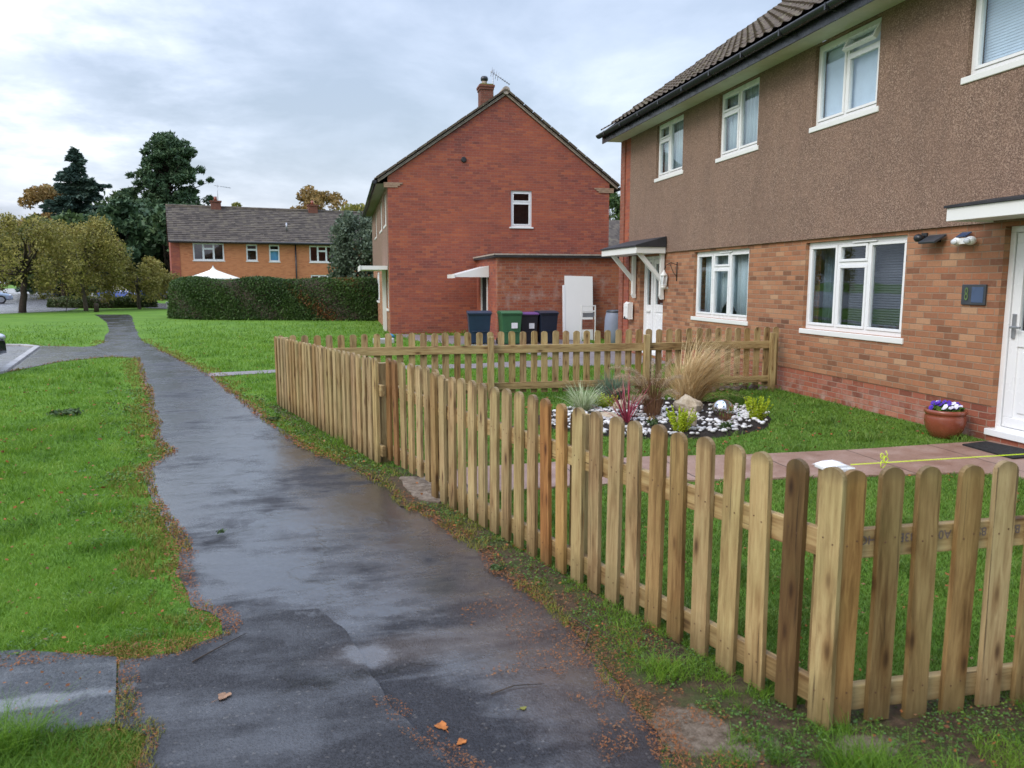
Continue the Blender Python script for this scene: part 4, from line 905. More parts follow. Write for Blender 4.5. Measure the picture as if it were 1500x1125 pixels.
mb = MB(); mb.lathe([(.235, .82), (.235, .85), (.2, .875), (.05, .885)], n=24); mb.build('lid', M['slate'], t)

# bits beside the red house corner
mb = MB(); mb.box(.74, 1.28, 20.1, 20.5, 0, .13); tag(mb.build('stone_step', M['kerb'], None, .01), 'pale block lying on the lawn before the red house corner', 'block')
mb = MB(); mb.ball((1.3, 21.9, .07), .12, .10, .08, 10, 7, .2); tag(mb.build('plastic_bag', M['bluebag']), 'small blue plastic bag at the foot of the red house', 'bag')

# ---------------- long house behind the hedge ----------------
FA = R(YAW) + math.atan2(.909, .416)      # azimuth of facade direction from +Y
fo_ = (-10.97, 54.63)
far = empty('terraced_house', (fo_[0], fo_[1], 0), R(90) - FA, 'orange brick house with long grey-brown tiled roof behind the tall hedge', 'house')
FM = Matrix.Translation((fo_[0], fo_[1], 0)) @ Matrix.Rotation(R(90) - FA, 4, 'Z')
def PFm(u, d, z): return FM @ Vector((u, d, z))
fw = [(1.35, 3.30, 3.03, 4.18), (4.72, 5.45, 3.03, 4.15), (6.22, 6.92, 3.0, 4.15), (8.95, 10.75, 2.99, 4.14), (14, 15.8, 2.99, 4.14), (1.4, 3.3, .9, 2.1), (9, 10.8, .9, 2.1)]
mb = MB(); wall_open(mb, 'x', 0, .25, .55, 22, -.1, 4.36, fw); mb.build('front_wall', M['brick_far'], far)
mb = MB(); mb.box(0, .55, -.02, .25, -.1, 4.36); mb.box(0, .25, .251, 7, -.1, 4.36); mb.box(21.75, 22, .251, 7, -.1, 4.36); mb.box(.26, 21.7, 6.8, 7, -.1, 4.36); mb.box(.26, 21.7, 3, 3.1, -.1, 4.3)
mb.prism([(0.0, 4.36), (7.0, 4.36), (3.5, 6.75)], 0.0, .25, 'x'); mb.prism([(0.0, 4.36), (7.0, 4.36), (3.5, 6.75)], 21.75, 22, 'x'); mb.build('end_wall', M['brick_red'], far)
for sd in (0, 1):
    e0 = FM @ Vector((-.12, -.30 if not sd else 7.3, 4.30)); e1 = FM @ Vector((22.1, -.30 if not sd else 7.3, 4.30)); r_ = FM.to_3x3() @ Vector((0, 3.8 if not sd else -3.8, 2.56))
    tiled('roof', far, e0, e1, r_, 0, M['tile_far'], roll=.3, course=.24, amp=.0, lift=.028, nx=1, flat=True)
mb = MB(); mb.tube([(-.12, 3.5, 6.84), (22.1, 3.5, 6.84)], .12, 8); mb.build('ridge_tiles', M['tile_far'], far)
mb = MB(); mb.tube([(-.1, -.36, 4.26), (22.1, -.36, 4.26)], .07, 8); mb.box(-.1, 22.1, -.30, -.27, 4.16, 4.33); mb.tube([(8.0, -.06, 4.2), (8.0, -.06, 0)], .05, 8); mb.build('gutter', M['black_pvc'], far)
for i, q in enumerate(fw):
    cl = [(0, .33, 0, 1), (.33, .66, 0, .68), (.33, .66, .68, 1), (.66, 1, 0, 1)] if q[1] - q[0] > 1 else [(0, 1, 0, .68), (0, 1, .68, 1)]
    window(far, lambda u, d, z: PFm(u, d + .04, z), *q, cl, sill=.06)
mb = MB(); mb.box(6.30, 6.84, .16, .18, 3.05, 3.78); mb.build('window_board', M['frosted'], far)
for (u, zt) in ((3.15, 7.55), (9.9, 7.55)):
    mb = MB(); mb.box(u - .33, u + .33, 3.2, 3.8, 6.3, zt - .35); mb.box(u - .38, u + .38, 3.15, 3.85, zt - .35, zt - .25); c_ = mb.build('chimney', M['brick_dark'], far)
    mb = MB(); mb.lathe([(.12, 0), (.10, .3)], (u, 3.5, zt - .25), 10); mb.build('chimney_pot', M['terracotta'], c_)
mb = MB(); mb.tube([(7.6, 1.0, 5.2), (7.6, 1.0, 5.75)], .06, 8); mb.build('vent_pipe', M['grey_metal'], far)
ta = FM @ Vector((3.3, 3.3, 7.2))
mb = MB(); mb.tube([(0, 0, 0), (0, 0, 1.2)], .02, 5); mb.tube([(-.2, 0, 1.15), (.9, 0, 1.0)], .018, 5)
for k in range(6): mb.tube([(k * .18 - .1, -.2, 1.13 - k * .02), (k * .18 - .1, .2, 1.13 - k * .02)], .012, 4)
o = mb.build('tv_aerial', M['grey_metal']); o.location = ta; tag(o, 'television aerial above the left chimney of the long far house', 'aerial')
# patio parasol behind the hedge
t = empty('patio_parasol', (-7.75, 50.4, 0), .3, 'cream patio canopy top peeping over the tall hedge', 'canopy')
mb = MB(); mb.lathe([(1.6, 1.78), (1.56, 1.84), (.75, 2.12), (.22, 2.32), (.10, 2.42), (.02, 2.56)], n=8, smooth=False); mb.build('canopy', M['canvas'], t)
mb = MB(); mb.tube([(0, 0, 0), (0, 0, 2.6)], .03, 8); mb.build('pole', M['grey_metal'], t)
# small house glimpsed in the gap
cot = empty('distant_house', (17.5, 52, 0), R(8), 'distant orange brick house glimpsed between the two near houses', 'house')
mb = MB(); mb.box(0, 9, 0, 6, -.1, 4.1); mb.prism([(0, 4.1), (9, 4.1), (4.5, 4.101)], 0, 6, 'y') if False else None; mb.build('wall', M['brick_far'], cot)
mb = MB(); mb.prism([(-.3, 4.05), (6.3, 4.05), (3, 6.2)], -.3, 9.3, 'x'); mb.build('roof', M['tile_far'], cot)
mb = MB(); mb.box(1.5, 3.2, -.03, 0, 2.7, 3.8); f_ = mb.build('window', M['upvc'], cot)
mb = MB(); mb.box(1.58, 2.3, -.04, -.031, 2.78, 3.72); mb.box(2.4, 3.12, -.04, -.031, 2.78, 3.72); mb.build('pane', M['car_glass'], f_)

# ------------------------------------------------------------------ foliage tools
def quads(C, size, aspect=1.6, up=None, flat=0.0, dirs=None):
    C = np.asarray(C); n = len(C)
    a = rng.normal(size=(n, 3)) if dirs is None else np.asarray(dirs) + rng.normal(0, .35, (n, 3))
    a /= np.linalg.norm(a, axis=1, keepdims=True) + 1e-9
    b = rng.normal(size=(n, 3)); b -= (b * a).sum(1, keepdims=True) * a
    if flat: b[:, 2] *= (1 - flat); a[:, 2] *= (1 - flat * .8)
    b /= np.linalg.norm(b, axis=1, keepdims=True) + 1e-9
    s = (np.broadcast_to(size, n) * rng.uniform(.65, 1.35, n))[:, None]
    A = a * s * aspect * .5; B = b * s * .5
    V = np.stack([C - A, C + B * .9 - A * .1, C + A, C - B * .9 - A * .1], 1).reshape(-1, 3)
    F = np.arange(4 * n).reshape(-1, 4)
    return V, F
def merge(L):
    V = []; F = []; o = 0
    for v, f in L: V.append(v); F.append(f + o); o += len(v)
    return np.concatenate(V), np.concatenate(F)
def blob(c, r, n, sq=.7, shell=.55):
    u = rng.normal(size=(n, 3)); u /= np.linalg.norm(u, axis=1, keepdims=True)
    rad = shell + (1 - shell) * rng.random(n) ** .6
    return np.asarray(c) + u * rad[:, None] * np.array([r, r, r * sq])

def limb(mb, a, b, r0, r1, wob=.15, n=5):
    a = Vector(a); b = Vector(b); L = (b - a).length; pts = []; rs = []
    for i in range(n + 1):
        t = i / n; p = a.lerp(b, t)
        if 0 < i < n: p += Vector((random.uniform(-1, 1), random.uniform(-1, 1), random.uniform(-.5, .5))) * wob * L * .2
        pts.append(p); rs.append(r0 + (r1 - r0) * t)
    mb.tube(pts, rs, 7)
    return pts

def broadleaf(name, x, y, h, r, mat, label, clumps=40, per=260, leaf=.16, trunk=.2, th=.3, droop=0, group=None, cat='tree', sq=.75, bark='bark', rx=1.0, seed=1, low=.25, lean=0):
    global rng; random.seed(seed); rng = np.random.default_rng(seed)
    t = empty(name, (x, y, 0), 0, label, cat, group)
    tm = MB(); top = Vector((lean, 0, h * .62)); tp = limb(tm, (0, 0, -.1), (lean * .6, 0, h * th), trunk, trunk * .75, .12); limb(tm, tp[-1], top, trunk * .7, trunk * .15, .3)
    C = []
    for k in range(clumps):
        ph = random.random() * 6.283; e = random.random() ** .7
        zf = low + (1 - low) * e
        rr = r * math.sin(math.acos(max(-1, min(1, (zf - .45) / .62)))) * random.uniform(.55, .98)
        c = Vector((lean * zf + rr * math.cos(ph) * rx, rr * math.sin(ph), h * zf * .93)); C.append(c)
        if k % 3 == 0: limb(tm, tp[-1] + (top - tp[-1]) * random.uniform(0, .7), c, trunk * .30, trunk * .06, .3, 4)
    tm.build('trunk', M[bark], t)
    L = []
    for c in C:
        cr = r * (random.uniform(.13, .27) if droop else random.uniform(.20, .36)); n = int(per * random.uniform(.6, 1.3))
        pts = blob(c, cr, n, sq, .35)
        if droop: 
            e = rng.random(n); pts[:, 2] -= droop * e ** 2 * (.3 + np.linalg.norm(pts[:, :2], axis=1) / r)
            pts = pts[pts[:, 2] > h * .13]
        L.append(quads(pts, leaf, 1.7))
    V, F = merge(L); np_mesh('crown', V, F, M[mat], t)
    return t

def conifer(name, x, y, h, r, mat, label, seed=3, style='spruce'):
    global rng; random.seed(seed); rng = np.random.default_rng(seed)
    t = empty(name, (x, y, 0), 0, label, 'tree'); tm = MB()
    limb(tm, (0, 0, -.1), (0, 0, h * .98), .32, .03, .03, 8); L = []
    if style == 'spruce':
        z = h * .06; 
        while z < h * .985:
            f = z / h; R_ = r * (1 - f) ** .92 * (.85 + .2 * math.sin(z * 2.3)) + .12; nb = max(5, int(13 * (1 - f) + 5))
            for k in range(nb):
                a = random.random() * 6.283; Lb = R_ * random.uniform(.60, 1.12) * (1.25 if random.random() < .12 else 1)
                m = max(22, int(Lb * 120)); s = rng.random(m) ** .75
                px = s * Lb; pz = z + .10 * Lb * s - .16 * Lb * s ** 2 + (.22 * Lb * np.maximum(0, s - .75))
                wv = (.10 + .26 * Lb * .35 * (1 - s * .65))
                lx = rng.normal(0, 1, m) * wv * .55; pzz = pz + rng.normal(0, 1, m) * .07 - np.abs(lx) * .25
                P = np.stack([px * math.cos(a) - lx * math.sin(a), px * math.sin(a) + lx * math.cos(a), pzz], 1)
                dr = np.tile([math.cos(a), math.sin(a), -.1], (m, 1)); L.append(quads(P, .17, 2.6, dirs=dr))
                if k % 2 == 0: limb(tm, (0, 0, z), (Lb * .85 * math.cos(a), Lb * .85 * math.sin(a), z), .035 + .03 * (1 - f), .01, .05, 3)
            z += .30 + .22 * (1 - f)
    else:
        for k in range(230):
            f = random.uniform(.08, .98); z = h * f; a = random.random() * 6.283
            R_ = r * (1.12 - .35 * f if f < .45 else .96 * max(.03, 1 - (f - .45) / .57) ** .62) * random.uniform(.25, 1.0)
            c = Vector((R_ * math.cos(a), R_ * math.sin(a), z)); limb(tm, (0, 0, max(.5, z - R_ * .45)), c, .09, .02, .25, 4)
            for q in range(3):
                c2 = c + Vector((random.uniform(-.7, .7), random.uniform(-.7, .7), random.uniform(-.35, .5)))
                n = 75; P = blob(c2, random.uniform(.30, .68), n, .7, .2); L.append(quads(P, .16, 2.6))
    tm.build('trunk', M['bark_dark'], t); V, F = merge(L); np_mesh('crown', V, F, M[mat], t); return t

conifer('spruce_tree', -25.4, 85.4, 14.9, 7.8, 'spruce', 'blue-green pointed conifer with layered drooping branches, left of the fuller pine', 5)
conifer('pine_tree', -16.0, 81.3, 15.6, 5.3, 'pine', 'tall full dark green pine standing behind the left end of the long roof', 8, 'pine')
broadleaf('autumn_tree', -31.8, 97.0, 12.9, 3.2, 'orange_leaf', 'orange leaved tree peeping from behind the left side of the pointed conifer', 34, 190, .26, .3, cat='tree', seed=4)
broadleaf('autumn_tree', -11.6, 101.0, 11.8, 3.0, 'yellow_leaf', 'yellow-green round tree top just above the middle of the far long roof', 28, 190, .26, .3, seed=9)
broadleaf('autumn_tree', -2.0, 90.0, 12.4, 3.6, 'orange_leaf', 'orange-gold tree behind the right hand chimney of the long far house', 34, 210, .24, .3, seed=12)
broadleaf('autumn_tree', 1.6, 84, 9.8, 3.2, 'yellow_leaf', 'yellow-green tree between the long far house and red house eaves', 30, 190, .24, .3, seed=13)
broadleaf('tree', 25.0, 68, 10.6, 3.2, 'green_leaf', 'small green tree top in the gap right of the red gable', 26, 180, .22, .3, seed=15)
broadleaf('willow_shrub', .85, 41.5, 5.1, 1.45, 'willow', 'grey-green feathery shrub at the right end of the tall hedge', 90, 240, .10, .12, th=.15, low=.06, cat='shrub', sq=1.6, seed=6)
broadleaf('hawthorn_tree', -16.5, 45.0, 5.2, 3.1, 'thorn', 'leaning olive-brown autumn tree nearest the left edge, dark trunk by the road', 80, 240, .080, .19, .30, droop=1.0, seed=21, sq=.62, bark='bark_dark', rx=1.15, low=.36, lean=.35)
broadleaf('hawthorn_tree', -14.0, 46.9, 5.4, 2.6, 'thorn', 'weeping olive-brown autumn tree with thin bent trunk before the low hedge', 66, 240, .080, .13, .28, droop=1.3, seed=22, sq=.62, bark='bark', rx=1.0, low=.30, lean=-.2)
broadleaf('hawthorn_tree', -11.9, 49.6, 3.2, 1.9, 'thorn', 'low spreading brown tree filling the right side of the autumn group', 46, 230, .080, .12, .28, droop=.8, seed=23, sq=.6, rx=1.2, low=.30)
for i, (x, y, h, r_, m_, lab) in enumerate([
    (-58, 120, 10, 6, 'green_leaf', 'distant dark green tree at the far left beyond the road'),
    (-47, 118, 9, 5.5, 'yellow_leaf', 'distant yellowing tree beyond the road, behind the leaning autumn tree'),
    (-36, 112, 10, 5.5, 'green_leaf', 'distant green tree beyond the road, just left of the pointed conifer foot'),
    (-27, 104, 9.5, 5.2, 'green_leaf', 'dark tree filling in behind the foot of the pointed conifer'),
    (-21.3, 92, 11.5, 5.2, 'green_leaf', 'dark tree filling the dip between pointed conifer and pine'),
    (-19.5, 78, 9.0, 4.2, 'pine', 'dark evergreen low between conifer and pine'),
    (-15.4, 76, 8.8, 4.2, 'pine', 'dark evergreen below the tall pine, left of the far house gable'),
    (-25, 78, 7.5, 4.6, 'green_leaf', 'low dark tree under the pointed conifer'),
    (12, 120, 9, 6, 'green_leaf', 'distant tree hidden mostly behind the red house'),
    (34, 110, 10, 6, 'green_leaf', 'distant tree behind the brown house roof')]):
    broadleaf('tree', x, y, h, r_, m_, lab, 40, 240, .34, .3, th=.2, low=.12, seed=40 + i, bark='bark_dark')

def hedge_box(name, pts, wid, h, mat, label, dens, leaf, brown=False, top_round=.25, seed=2):
    """hedge following a polyline; rounded ends"""
    global rng; rng = np.random.default_rng(seed)
    P = [Vector((*p, 0)) for p in pts]; L = [ (b - a).length for a, b in zip(P[:-1], P[1:])]; T = sum(L)
    t = empty(name, P[0], 0, label, 'hedge')
    def at(s):
        for a, b, l in zip(P[:-1], P[1:], L):
            if s <= l: return a.lerp(b, s / l), (b - a).normalized()
            s -= l
        return P[-1], (P[-1] - P[-2]).normalized()
    ns = int(T / .25); m = 16; vs = []
    for i in range(ns + 1):
        s = T * i / ns; p, dd = at(s); nn = Vector((-dd.y, dd.x, 0)); e = min(1, min(s, T - s) / (wid * .55) + .001); e = math.sqrt(1 - (1 - e) ** 2) if e < 1 else 1
        for k in range(m + 1):
            a = math.pi * k / m; cx = math.copysign(abs(math.cos(a)) ** .35, math.cos(a)); cz = abs(math.sin(a)) ** .35
            vs.append(p - P[0] + nn * (cx * wid / 2 * (.35 + .65 * e)) + Vector((0, 0, cz * h * (.9 + .1 * e) + .04 * math.sin(s * 2.3) )))
    fs = [(i * (m + 1) + k, i * (m + 1) + k + 1, (i + 1) * (m + 1) + k + 1, (i + 1) * (m + 1) + k) for i in range(ns) for k in range(m)]
    fs += [tuple(range(m + 1)), tuple((ns * (m + 1)) + k for k in reversed(range(m + 1)))]
    b = MB(); b.add([Vector(v) * 1.0 for v in vs], fs, True)
    inner = MB(); cen = [sum((Vector(vs[i * (m + 1) + k]) for k in range(m + 1)), Vector()) / (m + 1) for i in range(ns + 1)]
    inner.add([cen[i] + (Vector(vs[i * (m + 1) + k]) - cen[i]) * .93 for i in range(ns + 1) for k in range(m + 1)], fs, True)
    inner.build('twig_mass', M['bark_dark'], t)
    # leaves over surface
    V = np.array([tuple(v) for v in vs]); Q = np.array([f for f in fs if len(f) == 4])
    a, b_, c, d_ = (V[Q[:, i]] for i in range(4)); ar = np.linalg.norm(np.cross(b_ - a, d_ - a), axis=1); n = int(ar.sum() * dens)
    idx = rng.choice(len(Q), n, p=ar / ar.sum()); u = rng.random((n, 1)); v = rng.random((n, 1))
    X = a[idx] * (1 - u) * (1 - v) + b_[idx] * u * (1 - v) + c[idx] * u * v + d_[idx] * (1 - u) * v
    cc_ = V.mean(0) * 0; bump_ = np.sin(X[:, :1] * 1.9 + X[:, 2:] * 2.2) * .05 + rng.normal(0, .035, (n, 1))
    nrm = np.cross(b_ - a, d_ - a)[idx]; nrm /= np.linalg.norm(nrm, axis=1, keepdims=True) + 1e-9
    X = X - nrm * (bump_ + .02)
    if brown:
        q = (X[:, 0] > 2.2) & (np.sin(X[:, 0] * .9 + 2.2) + np.sin(X[:, 2] * 3 + X[:, 0] * 2.1) + rng.normal(0, .45, n) > 1.85)
        Vb, Fb = quads(X[q], leaf, 1.4); np_mesh('browned_foliage', Vb, Fb, M['hedge_brown'], t); X = X[~q]
    Vq, Fq = quads(X, leaf, 1.4); np_mesh('foliage', Vq, Fq, M[mat], t)
    return t
hedge_box('tall_hedge', [(-7.0, 39.0), (-6.85, 36.7), (-5.6, 35.3), (1.9, 32.8)], 1.5, 1.72, 'hedge', 'tall clipped dark hedge with browned patches in front of the long far house', 2000, .05, True)
hedge_box('low_hedge', [(-18.0, 54.6), (-14.6, 52.2), (-11.8, 53.4)], 2.2, .62, 'box_hedge', 'low rounded clipped hedge beyond the autumn trees', 700, .08, seed=5)
hedge_box('brown_hedge', [(-10.2, 50.6), (-9.0, 50.0)], .8, .42, 'hedge_brown', 'small brown hedge stub between the white post and the tall hedge', 700, .07, seed=6)
mb = MB(); mb.box(-10.75, -10.4, 51.2, 51.4, 0, .38); tag(mb.build('marker_post', M['white_paint'], None, .02), 'small white block between low hedge and the brown hedge stub', 'post')
mb = MB(); mb.lathe([(.13, 0), (.12, .42), (.10, .46), (.02, .47)], (-12.95, 45.1, 0), 10); tag(mb.build('bollard', M['bark_dark']), 'short dark stump bollard on the lawn between the two autumn trees', 'bollard')
mb = MB(); mb.tube([(-14.55, 45.4, 0), (-14.3, 45.4, 1.4)], .02, 5); tag(mb.build('tree_stake', M['bark']), 'thin leaning stake in the lawn right of the dark trunk', 'stake')

# ------------------------------------------------------------------ fences
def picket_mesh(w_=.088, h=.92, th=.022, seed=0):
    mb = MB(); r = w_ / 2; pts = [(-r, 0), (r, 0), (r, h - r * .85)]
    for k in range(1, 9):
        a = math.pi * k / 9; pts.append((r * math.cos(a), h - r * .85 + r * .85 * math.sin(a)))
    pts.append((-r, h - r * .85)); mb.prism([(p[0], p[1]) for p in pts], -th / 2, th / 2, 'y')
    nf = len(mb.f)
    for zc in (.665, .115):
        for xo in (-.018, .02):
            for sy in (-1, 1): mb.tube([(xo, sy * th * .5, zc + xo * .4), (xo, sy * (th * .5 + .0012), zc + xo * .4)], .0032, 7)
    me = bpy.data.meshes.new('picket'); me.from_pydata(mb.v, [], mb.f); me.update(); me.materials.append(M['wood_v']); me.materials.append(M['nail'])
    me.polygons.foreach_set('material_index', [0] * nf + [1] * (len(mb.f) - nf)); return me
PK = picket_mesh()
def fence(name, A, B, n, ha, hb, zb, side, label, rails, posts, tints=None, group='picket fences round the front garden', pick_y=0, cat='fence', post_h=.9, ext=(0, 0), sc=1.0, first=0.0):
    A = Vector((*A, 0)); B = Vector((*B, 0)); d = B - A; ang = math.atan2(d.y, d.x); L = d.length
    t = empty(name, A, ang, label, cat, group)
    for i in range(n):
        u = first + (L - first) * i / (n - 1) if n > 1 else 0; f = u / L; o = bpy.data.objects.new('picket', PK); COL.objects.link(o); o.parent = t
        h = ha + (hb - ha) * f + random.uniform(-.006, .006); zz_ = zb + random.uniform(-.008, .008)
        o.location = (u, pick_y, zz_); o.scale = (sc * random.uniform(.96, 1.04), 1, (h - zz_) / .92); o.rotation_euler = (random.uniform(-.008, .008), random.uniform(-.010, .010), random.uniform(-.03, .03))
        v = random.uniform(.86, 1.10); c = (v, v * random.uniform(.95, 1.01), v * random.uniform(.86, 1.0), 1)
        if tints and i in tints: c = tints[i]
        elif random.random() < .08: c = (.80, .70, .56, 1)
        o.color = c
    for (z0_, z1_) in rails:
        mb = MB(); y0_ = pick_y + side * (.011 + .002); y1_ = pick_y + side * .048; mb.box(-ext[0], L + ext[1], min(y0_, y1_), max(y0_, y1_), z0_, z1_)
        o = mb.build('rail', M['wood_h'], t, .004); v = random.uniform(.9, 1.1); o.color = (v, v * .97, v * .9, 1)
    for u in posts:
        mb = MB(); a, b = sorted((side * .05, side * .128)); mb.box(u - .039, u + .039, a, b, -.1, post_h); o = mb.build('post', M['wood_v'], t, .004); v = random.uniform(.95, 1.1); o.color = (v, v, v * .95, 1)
    return t
C0 = Vector((1.635, 2.273)); L9 = Vector((-.857, 10.234)); dF = (L9 - C0).normalized()
def along(s): p = C0 + dF * s; return (p.x, p.y)
random.seed(5)
dark = (.34, .27, .20, 1)
fence('picket_fence', along(.0), along(3.38), 23, .966, .955, .012, -1, 'long near run of picket fence beside the footpath, from corner post to gate', [(.63, .73), (.07, .165)], [1.65, 3.32], {1: dark, 12: (.88, .56, .36, 1), 11: (1.0, .80, .56, 1), 0: (1.02, 1.02, .95, 1)}, ext=(.0, .04))
fence('garden_gate', along(3.50), along(4.50), 7, .955, .95, .06, -1, 'picket gate set slightly back in the fence beside the footpath', [(.63, .72), (.10, .19)], [], {5: (.62, .42, .30, 1), 6: (.60, .42, .30, 1)}, group='', pick_y=-.075, cat='gate')
fence('picket_fence', along(4.62), along(8.33), 26, .95, .915, .02, -1, 'far run of closely seen picket fence between the gate and the far corner', [(.62, .72), (.09, .185)], [.04, 1.9, 3.60], None, ext=(.10, 0))
fence('picket_fence', (1.70, 2.262), (6.27, 2.20), 30, .962, .93, .012, 1, 'near right run of picket fence with stamped rail below the yellow line', [(.63, .735), (.055, .15)], [2.2, 4.5], {1: (.60, .55, .45, 1), 0: (.80, .62, .42, 1), 2: (.72, .66, .55, 1)}, ext=(0, .05))
fence('picket_fence', (-.80, 10.27), (6.22, 10.17), 47, .915, .945, .085, -1, 'back run of picket fence seen from its rail side, ending at the brown house', [(.635, .745), (.135, .23)], [2.74, 4.97, 6.93], None, ext=(0, 0), post_h=.865)
# corner post with a white cap, the builders' line tied to it
t = empty('corner_post', (1.70, 2.36, 0), 0, 'square timber corner post with a white cap behind the nearest pickets', 'post')
mb = MB(); mb.box(-.04, .04, -.04, .04, -.1, .935); o = mb.build('post', M['wood_v'], t, .004)
mb = MB(); mb.box(-.050, .050, -.048, .048, .936, .950); mb.prism([(-.044, .950), (.044, .950), (.02, .957), (-.02, .957)], -.044, .044, 'y'); mb.build('cap', M['upvc'], t, .008)
t = empty('builders_line', (1.75, 2.34, .967), 0, 'taut yellow string line with a knot above the near right pickets', 'string')
mb = MB(); mb.tube([(0, 0, -.012), (1.1, -.06, .008), (2.2, -.10, .022), (4.45, -.15, .03)], .0015, 6); mb.build('line', M['string'], t)
mb = MB()
for a, b, c in ((.012, .0, .012), (-.004, .014, .010), (.002, -.016, .014)):
    pts = [(.125 + c * math.cos(q * .7) + a, -.006 + .006 * math.sin(q), b + c * math.sin(q * .7)) for q in range(10)]
    mb.tube(pts, .0013, 5)
mb.tube([(.125, -.006, 0), (.14, -.01, .02), (.132, -.01, .034)], .0013, 5); mb.build('knot', M['string'], t)
# ink stamps on the front rail (upside-down mill marks)
ff = [o for o in bpy.data.objects if o.get('label', '').startswith('near right run')][0]
for i, (u, s_) in enumerate([(.085, '-HOI'), (.245, '83E'), (.40, 'A0'), (.555, '8S'), (.71, 'B'), (1.0, '83E'), (1.16, 'A0')]):
    fc = bpy.data.curves.new('stamp', 'FONT'); fc.body = s_; fc.size = .046; fc.align_x = 'CENTER'; fc.align_y = 'CENTER'; fc.materials.append(M['stamp'])
    o = bpy.data.objects.new('stamp', fc); COL.objects.link(o); o.parent = ff; o.location = (u, .0118, .698); o.rotation_euler = (R(90), R(180), 0)
# rubble left under the back fence by the house
random.seed(9)
t = empty('rubble_heap', (5.9, 10.3, 0), 0, 'small heap of broken stones under the back fence beside the house wall', 'rubble')
mb = MB()
for k in range(26): mb.ball((random.uniform(-.9, .35), random.uniform(-.12, .15), .03), random.uniform(.03, .09), random.uniform(.03, .07), random.uniform(.02, .06), 8, 5, .25)
mb.build('stones', M['rubble'], t)

# ------------------------------------------------------------------ planting bed
rng = np.random.default_rng(77); random.seed(77)
bedc = np.array([3.60, 8.38]); 
bed = []
for k in range(48):
    a = 2 * math.pi * k / 48; r1, r2 = 1.48, 1.20; x = r1 * math.cos(a); y = r2 * math.sin(a); c_, s__ = math.cos(.28), math.sin(.28)
    j = 1 + .04 * math.sin(3 * a) + random.uniform(-.015, .015); bed.append((bedc[0] + (x * c_ - y * s__) * j, bedc[1] + (x * s__ + y * c_) * j))
mb = MB(); n = len(bed)
vs = [(p[0], p[1], .004) for p in bed] + [(bedc[0] + (p[0] - bedc[0]) * .93, bedc[1] + (p[1] - bedc[1]) * .93, .03) for p in bed] + [(bedc[0] + (p[0] - bedc[0]) * .5, bedc[1] + (p[1] - bedc[1]) * .5, .055) for p in bed] + [(bedc[0], bedc[1], .06)]
fs = [(i, (i + 1) % n, n + (i + 1) % n, n + i) for i in range(n)] + [(n + i, n + (i + 1) % n, 2 * n + (i + 1) % n, 2 * n + i) for i in range(n)] + [(2 * n + i, 2 * n + (i + 1) % n, 3 * n) for i in range(n)]
mb.add(vs, fs, True); tag(mb.build('flower_bed', M['soil']), kind='structure')
def bedmask(x, y, k=1.0):
    dx, dy = x - bedc[0], y - bedc[1]; u = (dx * math.cos(.28) + dy * math.sin(.28)) / 1.48; v = (-dx * math.sin(.28) + dy * math.cos(.28)) / 1.22
    return u * u + v * v < k
# white stones: clustered, leaving dark gaps
mb = MB(); cnt = 0
holes = [(4.15, 8.0, .20), (3.62, 7.75, .2), (4.75, 7.85, .22), (3.95, 8.42, .22), (3.0, 7.8, .12), (3.3, 7.5, .15), (4.45, 9.1, .28), (4.0, 9.0, .3), (4.35, 8.55, .22), (3.75, 7.98, .14), (2.6, 8.1, .12), (4.35, 7.55, .12), (3.15, 8.2, .14)]
while cnt < 1250:
    x, y = bedc[0] + random.uniform(-1.65, 1.65), bedc[1] + random.uniform(-1.35, 1.35)
    if not bedmask(x, y, .93): continue
    if any((x - a) ** 2 + (y - b) ** 2 < r * r for a, b, r in holes) and random.random() < .93: continue
    if y > 8.9 and random.random() < .45: continue
    if math.sin(x * 9.1 + 2 * math.sin(y * 7)) * math.sin(y * 11.3 + x * 3) < -.28 and random.random() < .9: continue
    s = random.uniform(.010, .026); e = math.hypot(*(np.array([x, y]) - bedc)); 
    mb.ball((x, y, .062 - e * .022 + s * .4 + random.random() * .012), s * random.uniform(.9, 1.5), s * random.uniform(.8, 1.2), s * random.uniform(.55, .9), 7, 5, .16); cnt += 1
o = mb.build('white_pebbles', M['pebble']); tag(o, 'loose white marble stones spread over the dark flower bed', kind='stuff')
def rock(x, y, rx, ry, rz, mat, label, name='boulder', cat='boulder', rot=0, seed=1):
    random.seed(seed); t = MB(); t.ball((0, 0, rz * .75), rx, ry, rz, 14, 10, .06)
    V = []
    for (a, b, c) in t.v: k = 1 + .10 * math.sin(a * 31 + seed) * math.cos(b * 27) + .06 * math.sin(c * 40 + a * 20); V.append((a * k, b * k, c * k))
    t.v = V; t.sm = [False] * len(t.f); o = t.build(name, mat); o.location = (x, y, .02); o.rotation_euler = (.1, .12, rot); return tag(o, label, cat)
rock(4.0, 8.42, .17, .14, .125, M['boulder'], 'large pale sandstone boulder in the middle of the white stones, beneath the straw grass', seed=3)
rock(3.62, 7.62, .14, .11, .10, M['boulder'], 'sandstone boulder half hidden behind the nearest lime heather', seed=5, rot=.6)
rock(2.98, 8.30, .17, .11, .045, M['boulder'], 'low flat sandstone slab beside the red spiky cordyline', seed=7, rot=.2)
rock(3.28, 8.72, .12, .10, .09, M['boulder'], 'sandstone boulder beside the small yellow heather at the back left', seed=11, rot=1)
mb = MB(); mb.ball((0, 0, .10), .125, .125, .12, 28, 18); o = mb.build('steel_sphere', M['steel']); o.location = (4.32, 8.12, .02); tag(o, 'shiny steel garden sphere among the white stones', 'ornament')

